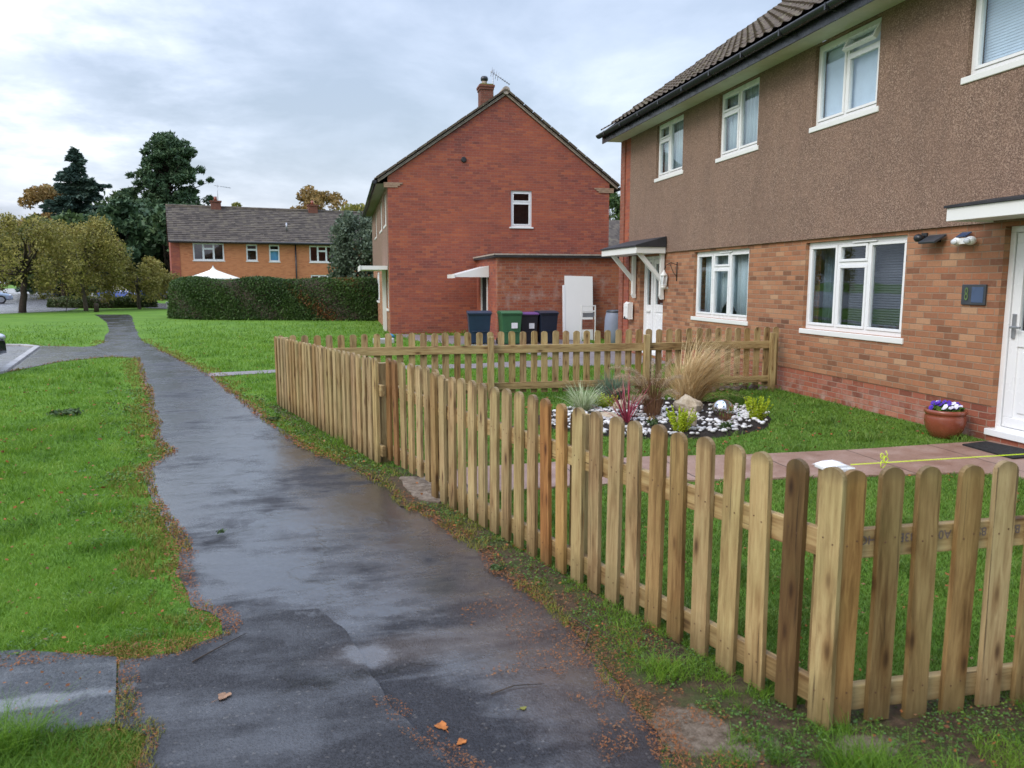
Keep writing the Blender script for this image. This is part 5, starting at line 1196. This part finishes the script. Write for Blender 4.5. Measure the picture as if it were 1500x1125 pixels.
def ribbons(base, az, L, lean, droop, wid, nseg=6, taper=True):
    """curved flat blades; arrays per blade. lean: initial angle from vertical, droop: added bend (rad)"""
    base = np.asarray(base); n = len(base); V = np.zeros((n, nseg + 1, 2, 3)); p = base.copy(); hx, hy = np.cos(az), np.sin(az)
    tw = az + np.pi / 2 + rng.normal(0, .5, n); side = np.stack([np.cos(tw), np.sin(tw), np.zeros(n)], 1)
    for i in range(nseg + 1):
        t = i / nseg; w__ = wid * ((1 - t ** 1.7) if taper else 1) + .0004
        V[:, i, 0] = p - side * (w__ / 2)[:, None] if np.ndim(w__) else p - side * w__ / 2
        V[:, i, 1] = p + side * (w__ / 2)[:, None] if np.ndim(w__) else p + side * w__ / 2
        th = lean + droop * t ** 1.3; st = (L / nseg)
        p = p + np.stack([np.sin(th) * hx * st, np.sin(th) * hy * st, np.cos(th) * st], 1)
    F = []; b = np.arange(n)[:, None] * (nseg + 1) * 2
    for i in range(nseg): F.append(b + np.array([2 * i, 2 * i + 1, 2 * i + 3, 2 * i + 2]))
    return V.reshape(-1, 3), np.concatenate(F), p
def tuft(n, r, L, lean, droop, wid, az=None, nseg=6):
    a = rng.random(n) * 6.283; rr = r * np.sqrt(rng.random(n)); base = np.stack([rr * np.cos(a), rr * np.sin(a), np.zeros(n)], 1)
    A = a + rng.normal(0, .4, n) if az is None else az
    return ribbons(base, A, L, lean, droop, wid, nseg)
# straw coloured feather grass, combed over to the right
t = empty('feather_grass', (4.35, 9.12, .03), 0, 'big straw coloured feather grass clump sweeping to the right', 'ornamental grass')
n = 1900; az = np.where(rng.random(n) < .62, rng.normal(-.20, .55, n), rng.normal(2.4, 1.3, n)); right = np.cos(az) > .2
ln = np.abs(rng.normal(.42, .28, n)); dr = np.where(right, rng.uniform(.5, 1.5, n), rng.uniform(.1, .8, n))
V, F, tip = tuft(n, .13, np.where(right, rng.uniform(.5, 1.12, n), rng.uniform(.36, .68, n)), ln, dr, rng.uniform(.004, .009, n), az, 8)
np_mesh('blades', V, F, M['straw'], t)
# fountain grass with plumes
t = empty('fountain_grass', (3.52, 8.32, .03), 0, 'brown fountain grass with arching pale plumes left of the straw grass', 'ornamental grass')
n = 420; V, F, tip = tuft(n, .09, rng.uniform(.25, .60, n), np.abs(rng.normal(.12, .12, n)), rng.uniform(0, .6, n), np.full(n, .0045)); np_mesh('stems', V, F, M['brown_stem'], t)
Ls = []; st = MB()
for (a, L_, l0, d0) in [(3.0, .86, .15, 1.75), (3.2, .78, .18, 1.9), (2.9, .62, .35, 2.0), (3.3, .52, .45, 2.0), (2.2, .70, .25, 1.7), (.3, .78, .05, 1.2), (.1, .66, .15, 1.7), (3.5, .44, .5, 1.9), (3.1, .72, .05, 1.5), (5.2, .55, .3, 1.8), (3.9, .5, .35, 2.0), (1.2, .7, .1, 1.0)]:
    p = Vector((0, 0, 0)); pts = [p.copy()]; N = 14
    for i in range(N):
        th = l0 + d0 * (i / N) ** 1.8; p = p + Vector((math.sin(th) * math.cos(a), math.sin(th) * math.sin(a), math.cos(th))) * L_ / N; pts.append(p.copy())
    st.tube(pts, .0016, 4)
    for q in pts[8:]:
        m_ = 90; u = rng.normal(0, 1, (m_, 3)) * .013; C = np.array(q) + u + rng.uniform(-.5, .5, (m_, 1)) * (np.array(pts[-1]) - np.array(pts[-2])); Ls.append(quads(C, .005, 3.5))
st.build('stalks', M['straw'], t); V, F = merge(Ls); np_mesh('plumes', V, F, M['plume'], t)
# red cordyline
t = empty('cordyline', (3.05, 7.92, .02), 0, 'spiky red and burgundy cordyline with sword leaves', 'plant')
n = 44; az = rng.random(n) * 6.283; V, F, tip = tuft(n, .03, rng.uniform(.40, .64, n), np.abs(rng.normal(.10, .62, n)).clip(0, 1.25), rng.uniform(.0, .6, n), np.full(n, .017), az, 7); np_mesh('leaves', V, F, M['cordy'], t)
# variegated sedge, blue fescue
t = empty('variegated_sedge', (2.84, 8.86, .02), 0, 'cream and green variegated sedge at the left end of the bed', 'plant')
n = 520; V, F, tip = tuft(n, .07, rng.uniform(.22, .48, n), np.abs(rng.normal(.45, .3, n)), rng.uniform(.3, 1.5, n), np.full(n, .006)); np_mesh('leaves', V, F, M['sedge'], t)
t = empty('blue_fescue', (3.42, 9.42, .02), 0, 'blue-green grass tuft against the back fence above the bed', 'plant')
n = 700; V, F, tip = tuft(n, .10, rng.uniform(.25, .50, n), np.abs(rng.normal(.35, .25, n)), rng.uniform(.2, 1.1, n), np.full(n, .005)); np_mesh('leaves', V, F, M['fescue'], t)
def heather(x, y, h, r, label, seed, n=46):
    global rng; rng = np.random.default_rng(seed); t = empty('lime_heather', (x, y, .03), 0, label, 'heather', 'lime heathers in the flower bed')
    Ls = []; sm_ = MB()
    for k in range(n):
        a = rng.random() * 6.283; q = r * math.sqrt(rng.random()); tx, ty = q * 1.1 * math.cos(a), q * 1.1 * math.sin(a); H_ = h * rng.uniform(.6, 1.05)
        m_ = 60; s = rng.random(m_) ** .8; C = np.stack([tx * (.35 + .75 * s), ty * (.35 + .75 * s), H_ * s], 1) + rng.normal(0, 1, (m_, 3)) * (.012 * (1.15 - s))[:, None]
        Ls.append(quads(C, .013, 1.6)); 
        if k % 3 == 0: sm_.tube([(tx * .3, ty * .3, 0), (tx, ty, H_ * .9)], .0018, 4)
    sm_.build('stems', M['brown_stem'], t); V, F = merge(Ls); np_mesh('foliage', V, F, M['heather'], t)
heather(3.14, 8.95, .18, .15, 'yellow-lime heather between the variegated sedge and the red cordyline', 3)
heather(3.45, 7.40, .25, .15, 'lime heather nearest the camera, at the front edge of the bed', 4)
heather(4.62, 7.86, .27, .14, 'lime heather at the right end of the bed beyond the steel sphere', 5)
t = empty('twiggy_shrub', (4.15, 7.72, .02), 0, 'small brown twiggy plant in front of the steel sphere', 'plant')
n = 130; V, F, tip = tuft(n, .05, rng.uniform(.10, .24, n), np.abs(rng.normal(.4, .3, n)), rng.uniform(0, .6, n), np.full(n, .004)); np_mesh('stems', V, F, M['brown_stem'], t)
V, F = quads(tip[:90], .016, 1.4); np_mesh('leaves', V, F, M['verge_leaf'], t)
t = empty('twiggy_shrub', (3.42, 8.05, .02), 0, 'russet leafless plant below the fountain grass', 'plant')
n = 150; V, F, tip = tuft(n, .07, rng.uniform(.15, .32, n), np.abs(rng.normal(.2, .2, n)), rng.uniform(0, .4, n), np.full(n, .004)); np_mesh('stems', V, F, M['orange_leaf'] if False else M['brown_stem'], t)
for i, (x, y, lab) in enumerate([(3.27, 7.72, 'tiny green plant with orange flowers at the front of the bed'), (3.95, 7.35, 'tiny green plant at the front edge of the bed near the lawn'), (3.62, 8.0, 'tiny green plant left of the large boulder')]):
    t = empty('bedding_plant', (x, y, .04), 0, lab, 'plant'); V, F = quads(blob((0, 0, .04), .07, 110, .6, .1), .028, 1.3); np_mesh('leaves', V, F, M['green_leaf'], t)
    if i == 0: V, F = quads(blob((0, 0, .08), .05, 14, .5, .3), .028, 1.0); np_mesh('flowers', V, F, M['orange_leaf'], t)

# flower pot by the near door
t = empty('flower_pot', (6.06, 6.66, .0), 0, 'round glazed terracotta pot on the path beside the near door', 'flower pot')
mb = MB(); mb.lathe([(.105, 0), (.13, .01), (.175, .09), (.195, .17), (.192, .225), (.182, .245), (.19, .25), (.202, .27), (.198, .295), (.18, .298), (.17, .28), (.165, .25)], n=40); mb.build('pot', M['terracotta'], t)
mb = MB(); mb.lathe([(.168, .25), (.10, .262), (.01, .268)], n=24); mb.build('compost', M['soil'], t)
t = empty('pansies', (6.06, 6.66, .27), 0, 'violet and white pansies filling the terracotta pot', 'flowers')
V, F = quads(blob((0, 0, .02), .17, 420, .35, .1), .038, 1.5); np_mesh('leaves', V, F, M['verge_leaf'], t)
random.seed(4)
for k in range(30):
    a = random.random() * 6.283; r_ = .17 * math.sqrt(random.random()); x, y = r_ * math.cos(a), r_ * math.sin(a); z = .065 + .035 * random.random() - r_ * .12
    fl = MB(); Mx = Matrix.Translation((x, y, z)) @ Matrix.Rotation(random.uniform(-1.25, -.5), 4, 'Y') @ Matrix.Rotation(random.random() * 6, 4, 'Z')
    for q in range(5):
        aa = q * 2 * math.pi / 5 + random.uniform(-.1, .1); s = .017; cx_, cy_ = .013 * math.cos(aa), .013 * math.sin(aa)
        fl.add([Mx @ Vector((cx_ + s * math.cos(b_), cy_ + s * math.sin(b_), .001 * q + .003 * math.sin(b_ * 2))) for b_ in np.linspace(0, 5.5, 8)], [tuple(range(8))])
    mt = 'violet' if (x * .3 + y) > -.02 and random.random() < .8 or random.random() < .3 else 'petal_white'
    o = fl.build('flower', M[mt], t); m_ = o.modifiers.new('t', 'SOLIDIFY'); m_.thickness = .0012
mb = MB(); mb.prism([(5.86, 6.20), (6.20, 6.27), (6.31, 5.62), (5.84, 5.60)], .021, .034); tag(mb.build('door_mat', M['mat']), 'black doormat on the pink paving before the near door', 'door mat')

# ------------------------------------------------------------------ cars
def car(name, x, y, rz, paint, label, L=4.1, w_=1.74, h=1.48, plate=None):
    t = empty(name, (x, y, 0), rz, label, 'car')
    # stations along the length (x forward): (x, z_bottom, z_belt, half-width, z_top or None, top half-width)
    st = [(-2.05, .38, .82, .62), (-1.98, .30, .92, .76), (-1.55, .22, .95, .85), (-.6, .20, .93, .87), (.5, .20, .92, .87), (1.15, .20, .88, .86), (1.65, .22, .78, .82), (1.95, .27, .66, .74), (2.05, .34, .56, .60)]
    mb = MB(); k = L / 4.1; vs = []; prof = [(-1, 0), (-1.0, .25), (-.99, .75), (-.93, 1), (-.5, 1.04), (.5, 1.04), (.93, 1), (.99, .75), (1.0, .25), (1, 0)]
    for (sx_, zb, zt, hw) in st:
        for (a, b) in prof: vs.append((sx_ * k, a * hw * w_ / 1.74, zb + (zt - zb) * b))
    m_ = len(prof); fs = [(i * m_ + j, i * m_ + (j + 1) % m_, (i + 1) * m_ + (j + 1) % m_, (i + 1) * m_ + j) for i in range(len(st) - 1) for j in range(m_)]
    fs += [tuple(range(m_)), tuple((len(st) - 1) * m_ + j for j in reversed(range(m_)))]; mb.add(vs, fs, True)
    o = mb.build('body', M[paint], t); s_ = o.modifiers.new('s', 'SUBSURF'); s_.levels = s_.render_levels = 2
    gh = MB(); vs = []
    for (x_, z_, hw) in [(-1.75, .90, .74), (-1.35, 1.38, .60), (-.5, h - .02, .60), (.25, h - .04, .58), (1.15, .88, .72)]:
        vs += [(x_ * k, -hw, z_), (x_ * k, hw, z_)]
    vs += [(-1.75 * k, -.80, .88), (-1.75 * k, .80, .88), (1.2 * k, -.80, .86), (1.2 * k, .80, .86)]
    fs = [(0, 1, 3, 2), (2, 3, 5, 4), (4, 5, 7, 6), (6, 7, 9, 8), (0, 2, 4, 6, 8, 12, 10), (1, 11, 13, 9, 7, 5, 3)]
    gh.add(vs, fs); gh.build('windows', M['car_glass'], t, .02)
    rf = MB(); rf.prism([(-1.38 * k, h - .12), (-1.2 * k, h - .045), (-.4 * k, h + .012), (.2 * k, h + .0), (.42 * k, h - .08), (.2 * k, h - .04), (-.4 * k, h - .03)], -.585, .585, 'y'); rf.build('roof', M[paint], t, .01)
    for sx_ in (-1.28, 1.30):
        for sd in (-1, 1):
            mb = MB(); mb.tube([(sx_ * k, sd * .68, .31), (sx_ * k, sd * .885, .31)], .31, 22); wh = mb.build('wheel', M['rubber'], t, .01)
            mb = MB(); mb.tube([(sx_ * k, sd * .886, .31), (sx_ * k, sd * .90, .31)], .20, 14); mb.build('rim', M['grey_metal'], wh)
    for sd in (-1, 1):
        mb = MB(); mb.ball((1.88 * k, sd * .60, .62), .14, .15, .075, 12, 8); mb.build('headlight', M['lamp'], t)
        mb = MB(); mb.box(-1.99 * k, -1.90 * k, sd * .66 - .10, sd * .66 + .10, .68, .90); mb.build('tail_light', M['terracotta'], t, .02)
        mb = MB(); mb.ball((.78 * k, sd * .95, .98), .07, .10, .06, 10, 7); mb.build('wing_mirror', M[paint], t)
    mb = MB(); mb.box(2.0 * k, 2.065 * k, -.42, .42, .30, .43); mb.build('grille', M['rubber'], t, .01)
    mb = MB(); mb.box(2.066 * k, 2.075 * k, -.26, .26, .33, .44); pl = mb.build('number_plate', M['plate'], t)
    if plate:
        fc = bpy.data.curves.new('plate_character', 'FONT'); fc.body = plate; fc.size = .12; fc.align_x = 'RIGHT'; fc.align_y = 'CENTER'; fc.materials.append(M['ink'])
        o = bpy.data.objects.new('plate_character', fc); COL.objects.link(o); o.parent = pl; o.location = (2.078 * k, .25, .385); o.rotation_euler = (R(90), 0, R(90))
    return t
car('parked_car', -8.05, 15.35, R(-18), 'car_black', 'dark car cut off by the left picture edge, its nose at the kerb', plate='3')
car('parked_car', -26.1, 63.6, R(24), 'car_silver', 'distant silver car at the left edge beyond the trees')
car('parked_car', -19.2, 74.5, R(-25), 'car_blue', 'blue car half hidden behind the low hedge')
car('parked_car', -17.4, 78.5, R(-10), 'car_silver', 'pale car just right of the blue one behind the low hedge')
car('parked_car', -26.3, 80.5, R(80), 'car_silver', 'far pale car glimpsed through the autumn tree branches')

# ------------------------------------------------------------------ turf
def inpoly(x, y, poly):
    P = np.asarray(poly); ins = np.zeros(len(x), bool); j = len(P) - 1
    for i in range(len(P)):
        c = ((P[i, 1] > y) != (P[j, 1] > y)); 
        xi = (P[j, 0] - P[i, 0]) * (y - P[i, 1]) / (P[j, 1] - P[i, 1] + 1e-12) + P[i, 0]
        ins ^= c & (x < xi); j = i
    return ins
def polydist(x, y, poly, close=True):
    P = np.asarray(poly); d2 = np.full(len(x), 1e9); N = len(P)
    for i in range(N if close else N - 1):
        a = P[i]; b = P[(i + 1) % N]; ab = b - a; t = np.clip(((x - a[0]) * ab[0] + (y - a[1]) * ab[1]) / (ab @ ab + 1e-12), 0, 1)
        d2 = np.minimum(d2, (x - a[0] - t * ab[0]) ** 2 + (y - a[1] - t * ab[1]) ** 2)
    return np.sqrt(d2)
def vnoise(x, y, f, seed=0):
    """cheap smooth value noise in numpy"""
    r_ = np.random.default_rng(seed); T = r_.random((64, 64)); X = x * f; Y = y * f; xi = np.floor(X).astype(int); yi = np.floor(Y).astype(int); u = X - xi; v = Y - yi
    u = u * u * (3 - 2 * u); v = v * v * (3 - 2 * v); g_ = lambda a, b: T[a % 64, b % 64]
    return (g_(xi, yi) * (1 - u) + g_(xi + 1, yi) * u) * (1 - v) + (g_(xi, yi + 1) * (1 - u) + g_(xi + 1, yi + 1) * u) * v
PP = PATHL + PATHR + FARL + BR_N + BR_S
GP = [(.63, 6.17), (1.03, 6.37), (2.7, 6.42), (3.6, 6.30), (4.7, 6.27), (5.82, 6.32), (6.35, 6.34), (6.35, 4.6), (5.5, 4.6), (5.35, 5.15), (5.03, 5.3), (4.07, 5.4), (3.2, 5.5), (2.36, 5.58), (1.5, 5.60), (.86, 5.50)]
NP = [(-2.25, 13.65), (-1.2, 14.0), (1, 14.05), (2.4, 13.92), (3.7, 13.88), (6.32, 13.9), (6.32, 20.5), (1.5, 23.75), (1.9, 21.0), (3.4, 18.4), (4.4, 15.2), (2.5, 14.7), (0, 14.6), (-1.3, 14.45), (-2.35, 14.15)]
TH = [(.33, 6.2), (.66, 6.12), (.80, 5.55), (.62, 5.30), (.42, 5.42), (.36, 5.9)]
SLAB = [(-5.0, 3.70), (-1.42, 3.52), (-.985, 3.37), (-.85, 2.83), (-1.22, 2.81), (-5.0, 2.88)]
GARDEN = [(1.66, 2.3), (6.33, 2.2), (6.33, 10.15), (-.83, 10.25), (.3, 6.62), (.58, 5.5)]
def scatter(N, r0, r1, th=46, seed=1):
    r_ = np.random.default_rng(seed); r = r0 * (r1 / r0) ** r_.random(N); a = R(YAW) + R(th) * (2 * r_.random(N) - 1)
    return r * np.sin(a), r * np.cos(a), r
def blades(x, y, r, h, wid, lean, seed, z=0.0):
    r_ = np.random.default_rng(seed); n = len(x); a = r_.random(n) * 6.283; b = r_.random(n) * 6.283
    base = np.stack([x, y, np.full(n, z)], 1); d = np.stack([np.cos(a), np.sin(a), np.zeros(n)], 1) * (lean * h)[:, None]; s = np.stack([np.cos(b), np.sin(b), np.zeros(n)], 1) * (wid / 2)[:, None]
    up = np.stack([np.zeros(n), np.zeros(n), h], 1)
    V = np.stack([base - s, base + s, base + up * .6 + d * .35 + s * .7, base + up * .6 + d * .35 - s * .7, base + up * .95 + d], 1).reshape(-1, 3)
    o = (np.arange(n) * 5)[:, None]; F = np.concatenate([o + np.array([0, 1, 2]), o + np.array([0, 2, 3]), o + np.array([3, 2, 4])])
    return V, F
N = 1000000
x, y, r = scatter(N, 2.0, 60, seed=3)
keep = np.ones(N, bool)
inp = inpoly(x, y, PP); dp = polydist(x, y, PP); sd = np.where(inp, -dp, dp)
nz = vnoise(x, y, 5.5, 1) * .6 + vnoise(x, y, 19, 2) * .4
keep &= (sd + (nz - .46) * .22 > .01 * np.clip(r / 8, 0, 3)) | (inpoly(x, y, [(-.86, 2.80), (-.6, 2.78), (-.5, -3), (-3, -3)]) & ~inp)
keep &= np.random.default_rng(6).random(N) > np.clip((r - 10) / 26, 0, 1) ** .8
for q in (BAY, SLAB, GP, NP, TH, bed): keep &= ~inpoly(x, y, q)
dr_ = [(-19.2, 41.0), (-16.8, 43.6), (-15.0, 47.0), (-15.8, 52), (-13, 53.5), (-11.5, 50.6), (-8.2, 46.5), (-8, 49.8), (-10, 57), (-16, 66)]
keep &= ~inpoly(x, y, dr_ + [(-60, 90), (-70, 30), (-30, 38)])
keep &= ~((x > 6.33) & (y < 17.1)) & ~((x > 1.4) & (y > 23.75)) & ~((x > 4.05) & (y > 20.4))
verge = inpoly(x, y, VERGE); keep &= ~verge | ((nz > .55) & (np.random.default_rng(5).random(N) < .8))
gap = inpoly(x, y, GAPE)
keep &= ~(((x - 1.17) / .13) ** 2 + ((y - 2.36) / .15) ** 2 < 1) & ~(((x - 1.72) / .12) ** 2 + ((y - 2.13) / .07) ** 2 < 1)
gar = inpoly(x, y, GARDEN)
x, y, r, nz, sd, gar, verge = (q[keep] for q in (x, y, r, nz, sd, gar, verge)); r_ = np.random.default_rng(8); n = len(x)
tall = .6 * vnoise(x, y, 1.3, 4) + .4 * vnoise(x, y, 5.1, 6); h = np.where(gar, .022, .030) * (.6 + .9 * tall) * r_.uniform(.6, 1.4, n) * np.clip(.35 + sd * 3.5, .45, 1.15)
h = np.where((y < 3.3) & (x < -.6), h * 1.7, h); h *= np.where(sd < .35, 1, np.clip(r / 9, 1, 2.0) ** .5) * np.where((sd < .3) & (r > 9), .6, 1)
h *= 1 + 1.1 * (vnoise(x, y, 3.3, 61) > .78) * (sd > .15)
wid = np.maximum(.0028, .00085 * r) * r_.uniform(.7, 1.3, n)
for sel, nm, mt in ((~gar, 'lawn_grass', 'grass'), (gar, 'garden_lawn_grass', 'grass2')):
    V, F = blades(x[sel], y[sel], r[sel], h[sel], wid[sel], r_.uniform(.3, 1.4, sel.sum()), 9)
    tag(np_mesh(nm, V, F, M[mt]), 'short green grass of the ' + ('verges and open lawns' if mt == 'grass' else 'enclosed front garden'), kind='stuff')
# clover and weeds on the verges and along the fence foot
x, y, r = scatter(260000, 2.0, 13, seed=13); sd = polydist(x, y, PP); inp = inpoly(x, y, PP); nz = vnoise(x, y, 4.2, 7) * .6 + vnoise(x, y, 14, 8) * .4
fl = polydist(x, y, [(1.60, 2.42), (1.10, 3.95), (.72, 5.15), (.70, 5.2)], False); fl2 = polydist(x, y, [(.26, 6.60), (-.86, 10.2)], False)
k1 = (~inp) & (fl < .30) & (x < 1.62) & (nz > .43); k2 = (~inp) & (fl2 < .55) & (nz > .40) & ~inpoly(x, y, GARDEN)
k3 = (~inp) & (x < .2) & (sd < .55) & (nz > .56) & (y > 3.3) & (x < -.3)
k4 = (y < 2.33) & (x > 1.3) & (nz > .50) & (y > .9)
k = (k1 | k2 | k3 | k4) & ~inpoly(x, y, TH); x, y, r = x[k], y[k], r[k]; n = len(x); r_ = np.random.default_rng(3)
C = np.stack([x, y, r_.uniform(.008, .035, n)], 1); rng = np.random.default_rng(31); V, F = quads(C, np.clip(.0026 * r, .009, .024), 1.2, flat=.55)
tag(np_mesh('verge_weeds', V, F, M['verge_leaf']), 'low clover and weeds along the fence foot and path edges', kind='stuff')
# moss and fallen brown needles along the edges of the path
x, y, r = scatter(600000, 2.0, 20, seed=23); inp = inpoly(x, y, PP); sd = np.where(inp, -1, 1) * polydist(x, y, PP); nz = vnoise(x, y, 3.0, 17) * .55 + vnoise(x, y, 17, 18) * .45
k = (((np.abs(sd + .012) < .06 + .10 * (nz - .5)) & (nz > .42)) | ((np.abs(sd + .022 - .05 * (nz - .5)) < .026) & (nz > .30))) & ~inpoly(x, y, SLAB) & (y > 1.5)
k |= (x > .80) & (x < 1.35) & (y < 3.2) & (nz > .60) & (r_.random(len(x)) < .5)
k |= (y < 3.50) & (y > 3.30) & (x < -.72) & (x > -2) & (nz > .42) & (np.abs(y - (3.43 - (x + .98) * .0)) < .06)
k |= (np.abs(polydist(x, y, seam, False)) < .05) & (nz > .45) & (y < 2.8) & (y > 2.1) & (r_.random(len(x)) < .6)
k &= (r_.random(len(x)) < .9)
x, y, r = x[k], y[k], r[k]; n = len(x); C = np.stack([x, y, r_.uniform(.012, .028, n)], 1); rng = np.random.default_rng(37); V, F = quads(C, np.clip(.0014 * r, .004, .016), 3.0, flat=.75)
tag(np_mesh('leaf_litter', V, F, M['litter']), 'orange-brown fallen needles and leaf litter along the path edges', kind='stuff')
x, y, r = scatter(420000, 2.0, 24, seed=43); inp = inpoly(x, y, PP); sd = np.where(inp, -1, 1) * polydist(x, y, PP); nz = vnoise(x, y, 2.2, 27) * .6 + vnoise(x, y, 12, 28) * .4
k = (sd > -.11 * nz) & (sd < .42 * nz) & (nz > .40) & (x < 1) & ~inpoly(x, y, SLAB) & ~inpoly(x, y, TH); x, y, r = x[k], y[k], r[k]; n = len(x)
V, F = blades(x, y, r, r_.uniform(.018, .046, n), np.maximum(.004, .0012 * r), r_.uniform(.2, 1, n), 5)
tag(np_mesh('yellow_moss', V, F, M['moss']), 'yellow-green moss edging the footpath', kind='stuff')
# loose debris scattered over the near asphalt
r_ = np.random.default_rng(51); n = 9000; x = r_.uniform(-.2, 1.35, n); y = 2.0 + 1.7 * r_.random(n) ** 1.3; k = (vnoise(x, y, 3.1, 33) * .6 + vnoise(x, y, 11, 34) * .4 + (x - .75) * .22 - (y - 2.5) * .12 > .55)
C = np.stack([x[k], y[k], r_.uniform(.012, .021, k.sum())], 1); rng = np.random.default_rng(39); V, F = quads(C, .0055, 2.8, flat=.85); tag(np_mesh('path_debris', V, F, M['litter']), 'scattered tan seeds and needles on the near asphalt', kind='stuff')

x, y, r = scatter(5200, 2.4, 24, seed=71); k = ~inpoly(x, y, PP) & ~inpoly(x, y, GP) & ~inpoly(x, y, bed) & ~inpoly(x, y, BAY) & ~inpoly(x, y, NP) & ~((x > 6.3)) & ~((x > 1.3) & (y > 20)) & (vnoise(x, y, .8, 72) > .35) & ~inpoly(x, y, dr_ + [(-60, 90), (-70, 30), (-30, 38)])
x, y, r = x[k], y[k], r[k]; C = np.stack([x, y, np.full(len(x), .034)], 1); rng = np.random.default_rng(73); V, F = quads(C, np.clip(.0035 * r, .012, .028), 1.5, flat=.6)
tag(np_mesh('fallen_leaves', V, F, M['litter']), 'small brown fallen leaves scattered over the lawns', kind='stuff')

def dead_leaf(x, y, s, rot, mat, label, z=.016):
    mb = MB(); pts = []
    for k_ in range(18):
        a = 2 * math.pi * k_ / 18; rr = s * (.62 + .13 * math.cos(3 * a + x * 9) + .09 * math.sin(7 * a + y * 5)); pts.append((rr * math.cos(a) * 1.25, rr * math.sin(a)))
    mb.add([(p[0], p[1], .10 * abs(p[1]) + .06 * p[0] * p[0] / s) for p in pts] + [(0, 0, .0)], [(i, (i + 1) % 18, 18) for i in range(18)], False)
    mb.tube([(-s * .8, 0, 0), (-s * 1.7, s * .15, .002)], .0012, 4); o = mb.build('fallen_leaf', mat); o.location = (x, y, z); o.rotation_euler = (0, 0, rot); m_ = o.modifiers.new('t', 'SOLIDIFY'); m_.thickness = .0012; return tag(o, label, 'leaf')
dead_leaf(-.49, 2.93, .034, .9, M['dry_leaf'], 'single tan dead leaf on the dark asphalt near the concrete slab', .022)
dead_leaf(.305, 2.57, .032, 2.0, M['rust_leaf'], 'bright orange dead leaf beside the asphalt seam', .010)
dead_leaf(.36, 2.46, .024, .8, M['rust_leaf'], 'small orange leaf just nearer than the bright orange one', .010)
dead_leaf(.62, 2.62, .016, .3, M['yellow_leaf'], 'small yellow-green leaf on the silty asphalt near the fence', .010)
def twig(pts, label, rad=.003):
    mb = MB(); mb.tube(pts, [rad, rad * .9, rad * .4][:len(pts)] if len(pts) == 3 else rad, 6); return tag(mb.build('twig', M['bark_dark']), label, 'twig')
twig([(-.66, 3.24, .022), (-.56, 3.36, .024), (-.47, 3.47, .022)], 'thin dark twig lying at the turf corner near the slab', .003)
twig([(.52, 2.74, .012), (.62, 2.78, .014), (.74, 2.77, .012)], 'short dark twig on the silty asphalt', .0025)
twig([(.98, 3.0, .02), (1.05, 3.12, .05), (1.02, 3.3, .03)], 'pale bent twig on the verge at the foot of the fence', .004)
# broadleaf weed tuft in the left lawn and sprig on the path
for (x_, y_, s, nn, lab) in ((-3.32, 10.1, .20, 260, 'dark green flat weed patch in the left lawn'), (-.83, 9.15, .09, 120, 'small weed tuft growing out of the asphalt near the fence'), (-.80, 4.98, .035, 50, 'tiny green sprig on the asphalt by the left turf edge'), (.80, 4.0, .05, 60, 'small weed at the asphalt edge beside the fence')):
    t = empty('weed', (x_, y_, .01), 0, lab, 'weed'); V, F = quads(blob((0, 0, .02), s, nn, .16, .05), s * .16 + .008, 1.8, flat=.3); np_mesh('leaves', V, F, M['green_leaf'], t)

# lettering becomes plain mesh
for o in [q for q in bpy.data.objects if q.type == 'FONT']:
    me = bpy.data.meshes.new_from_object(o); c = bpy.data.objects.new(o.name + '_', me); COL.objects.link(c)
    c.parent = o.parent; c.location = o.location; c.rotation_euler = o.rotation_euler; c.scale = o.scale
    nm = o.name.split('.')[0]; bpy.data.objects.remove(o); c.name = nm
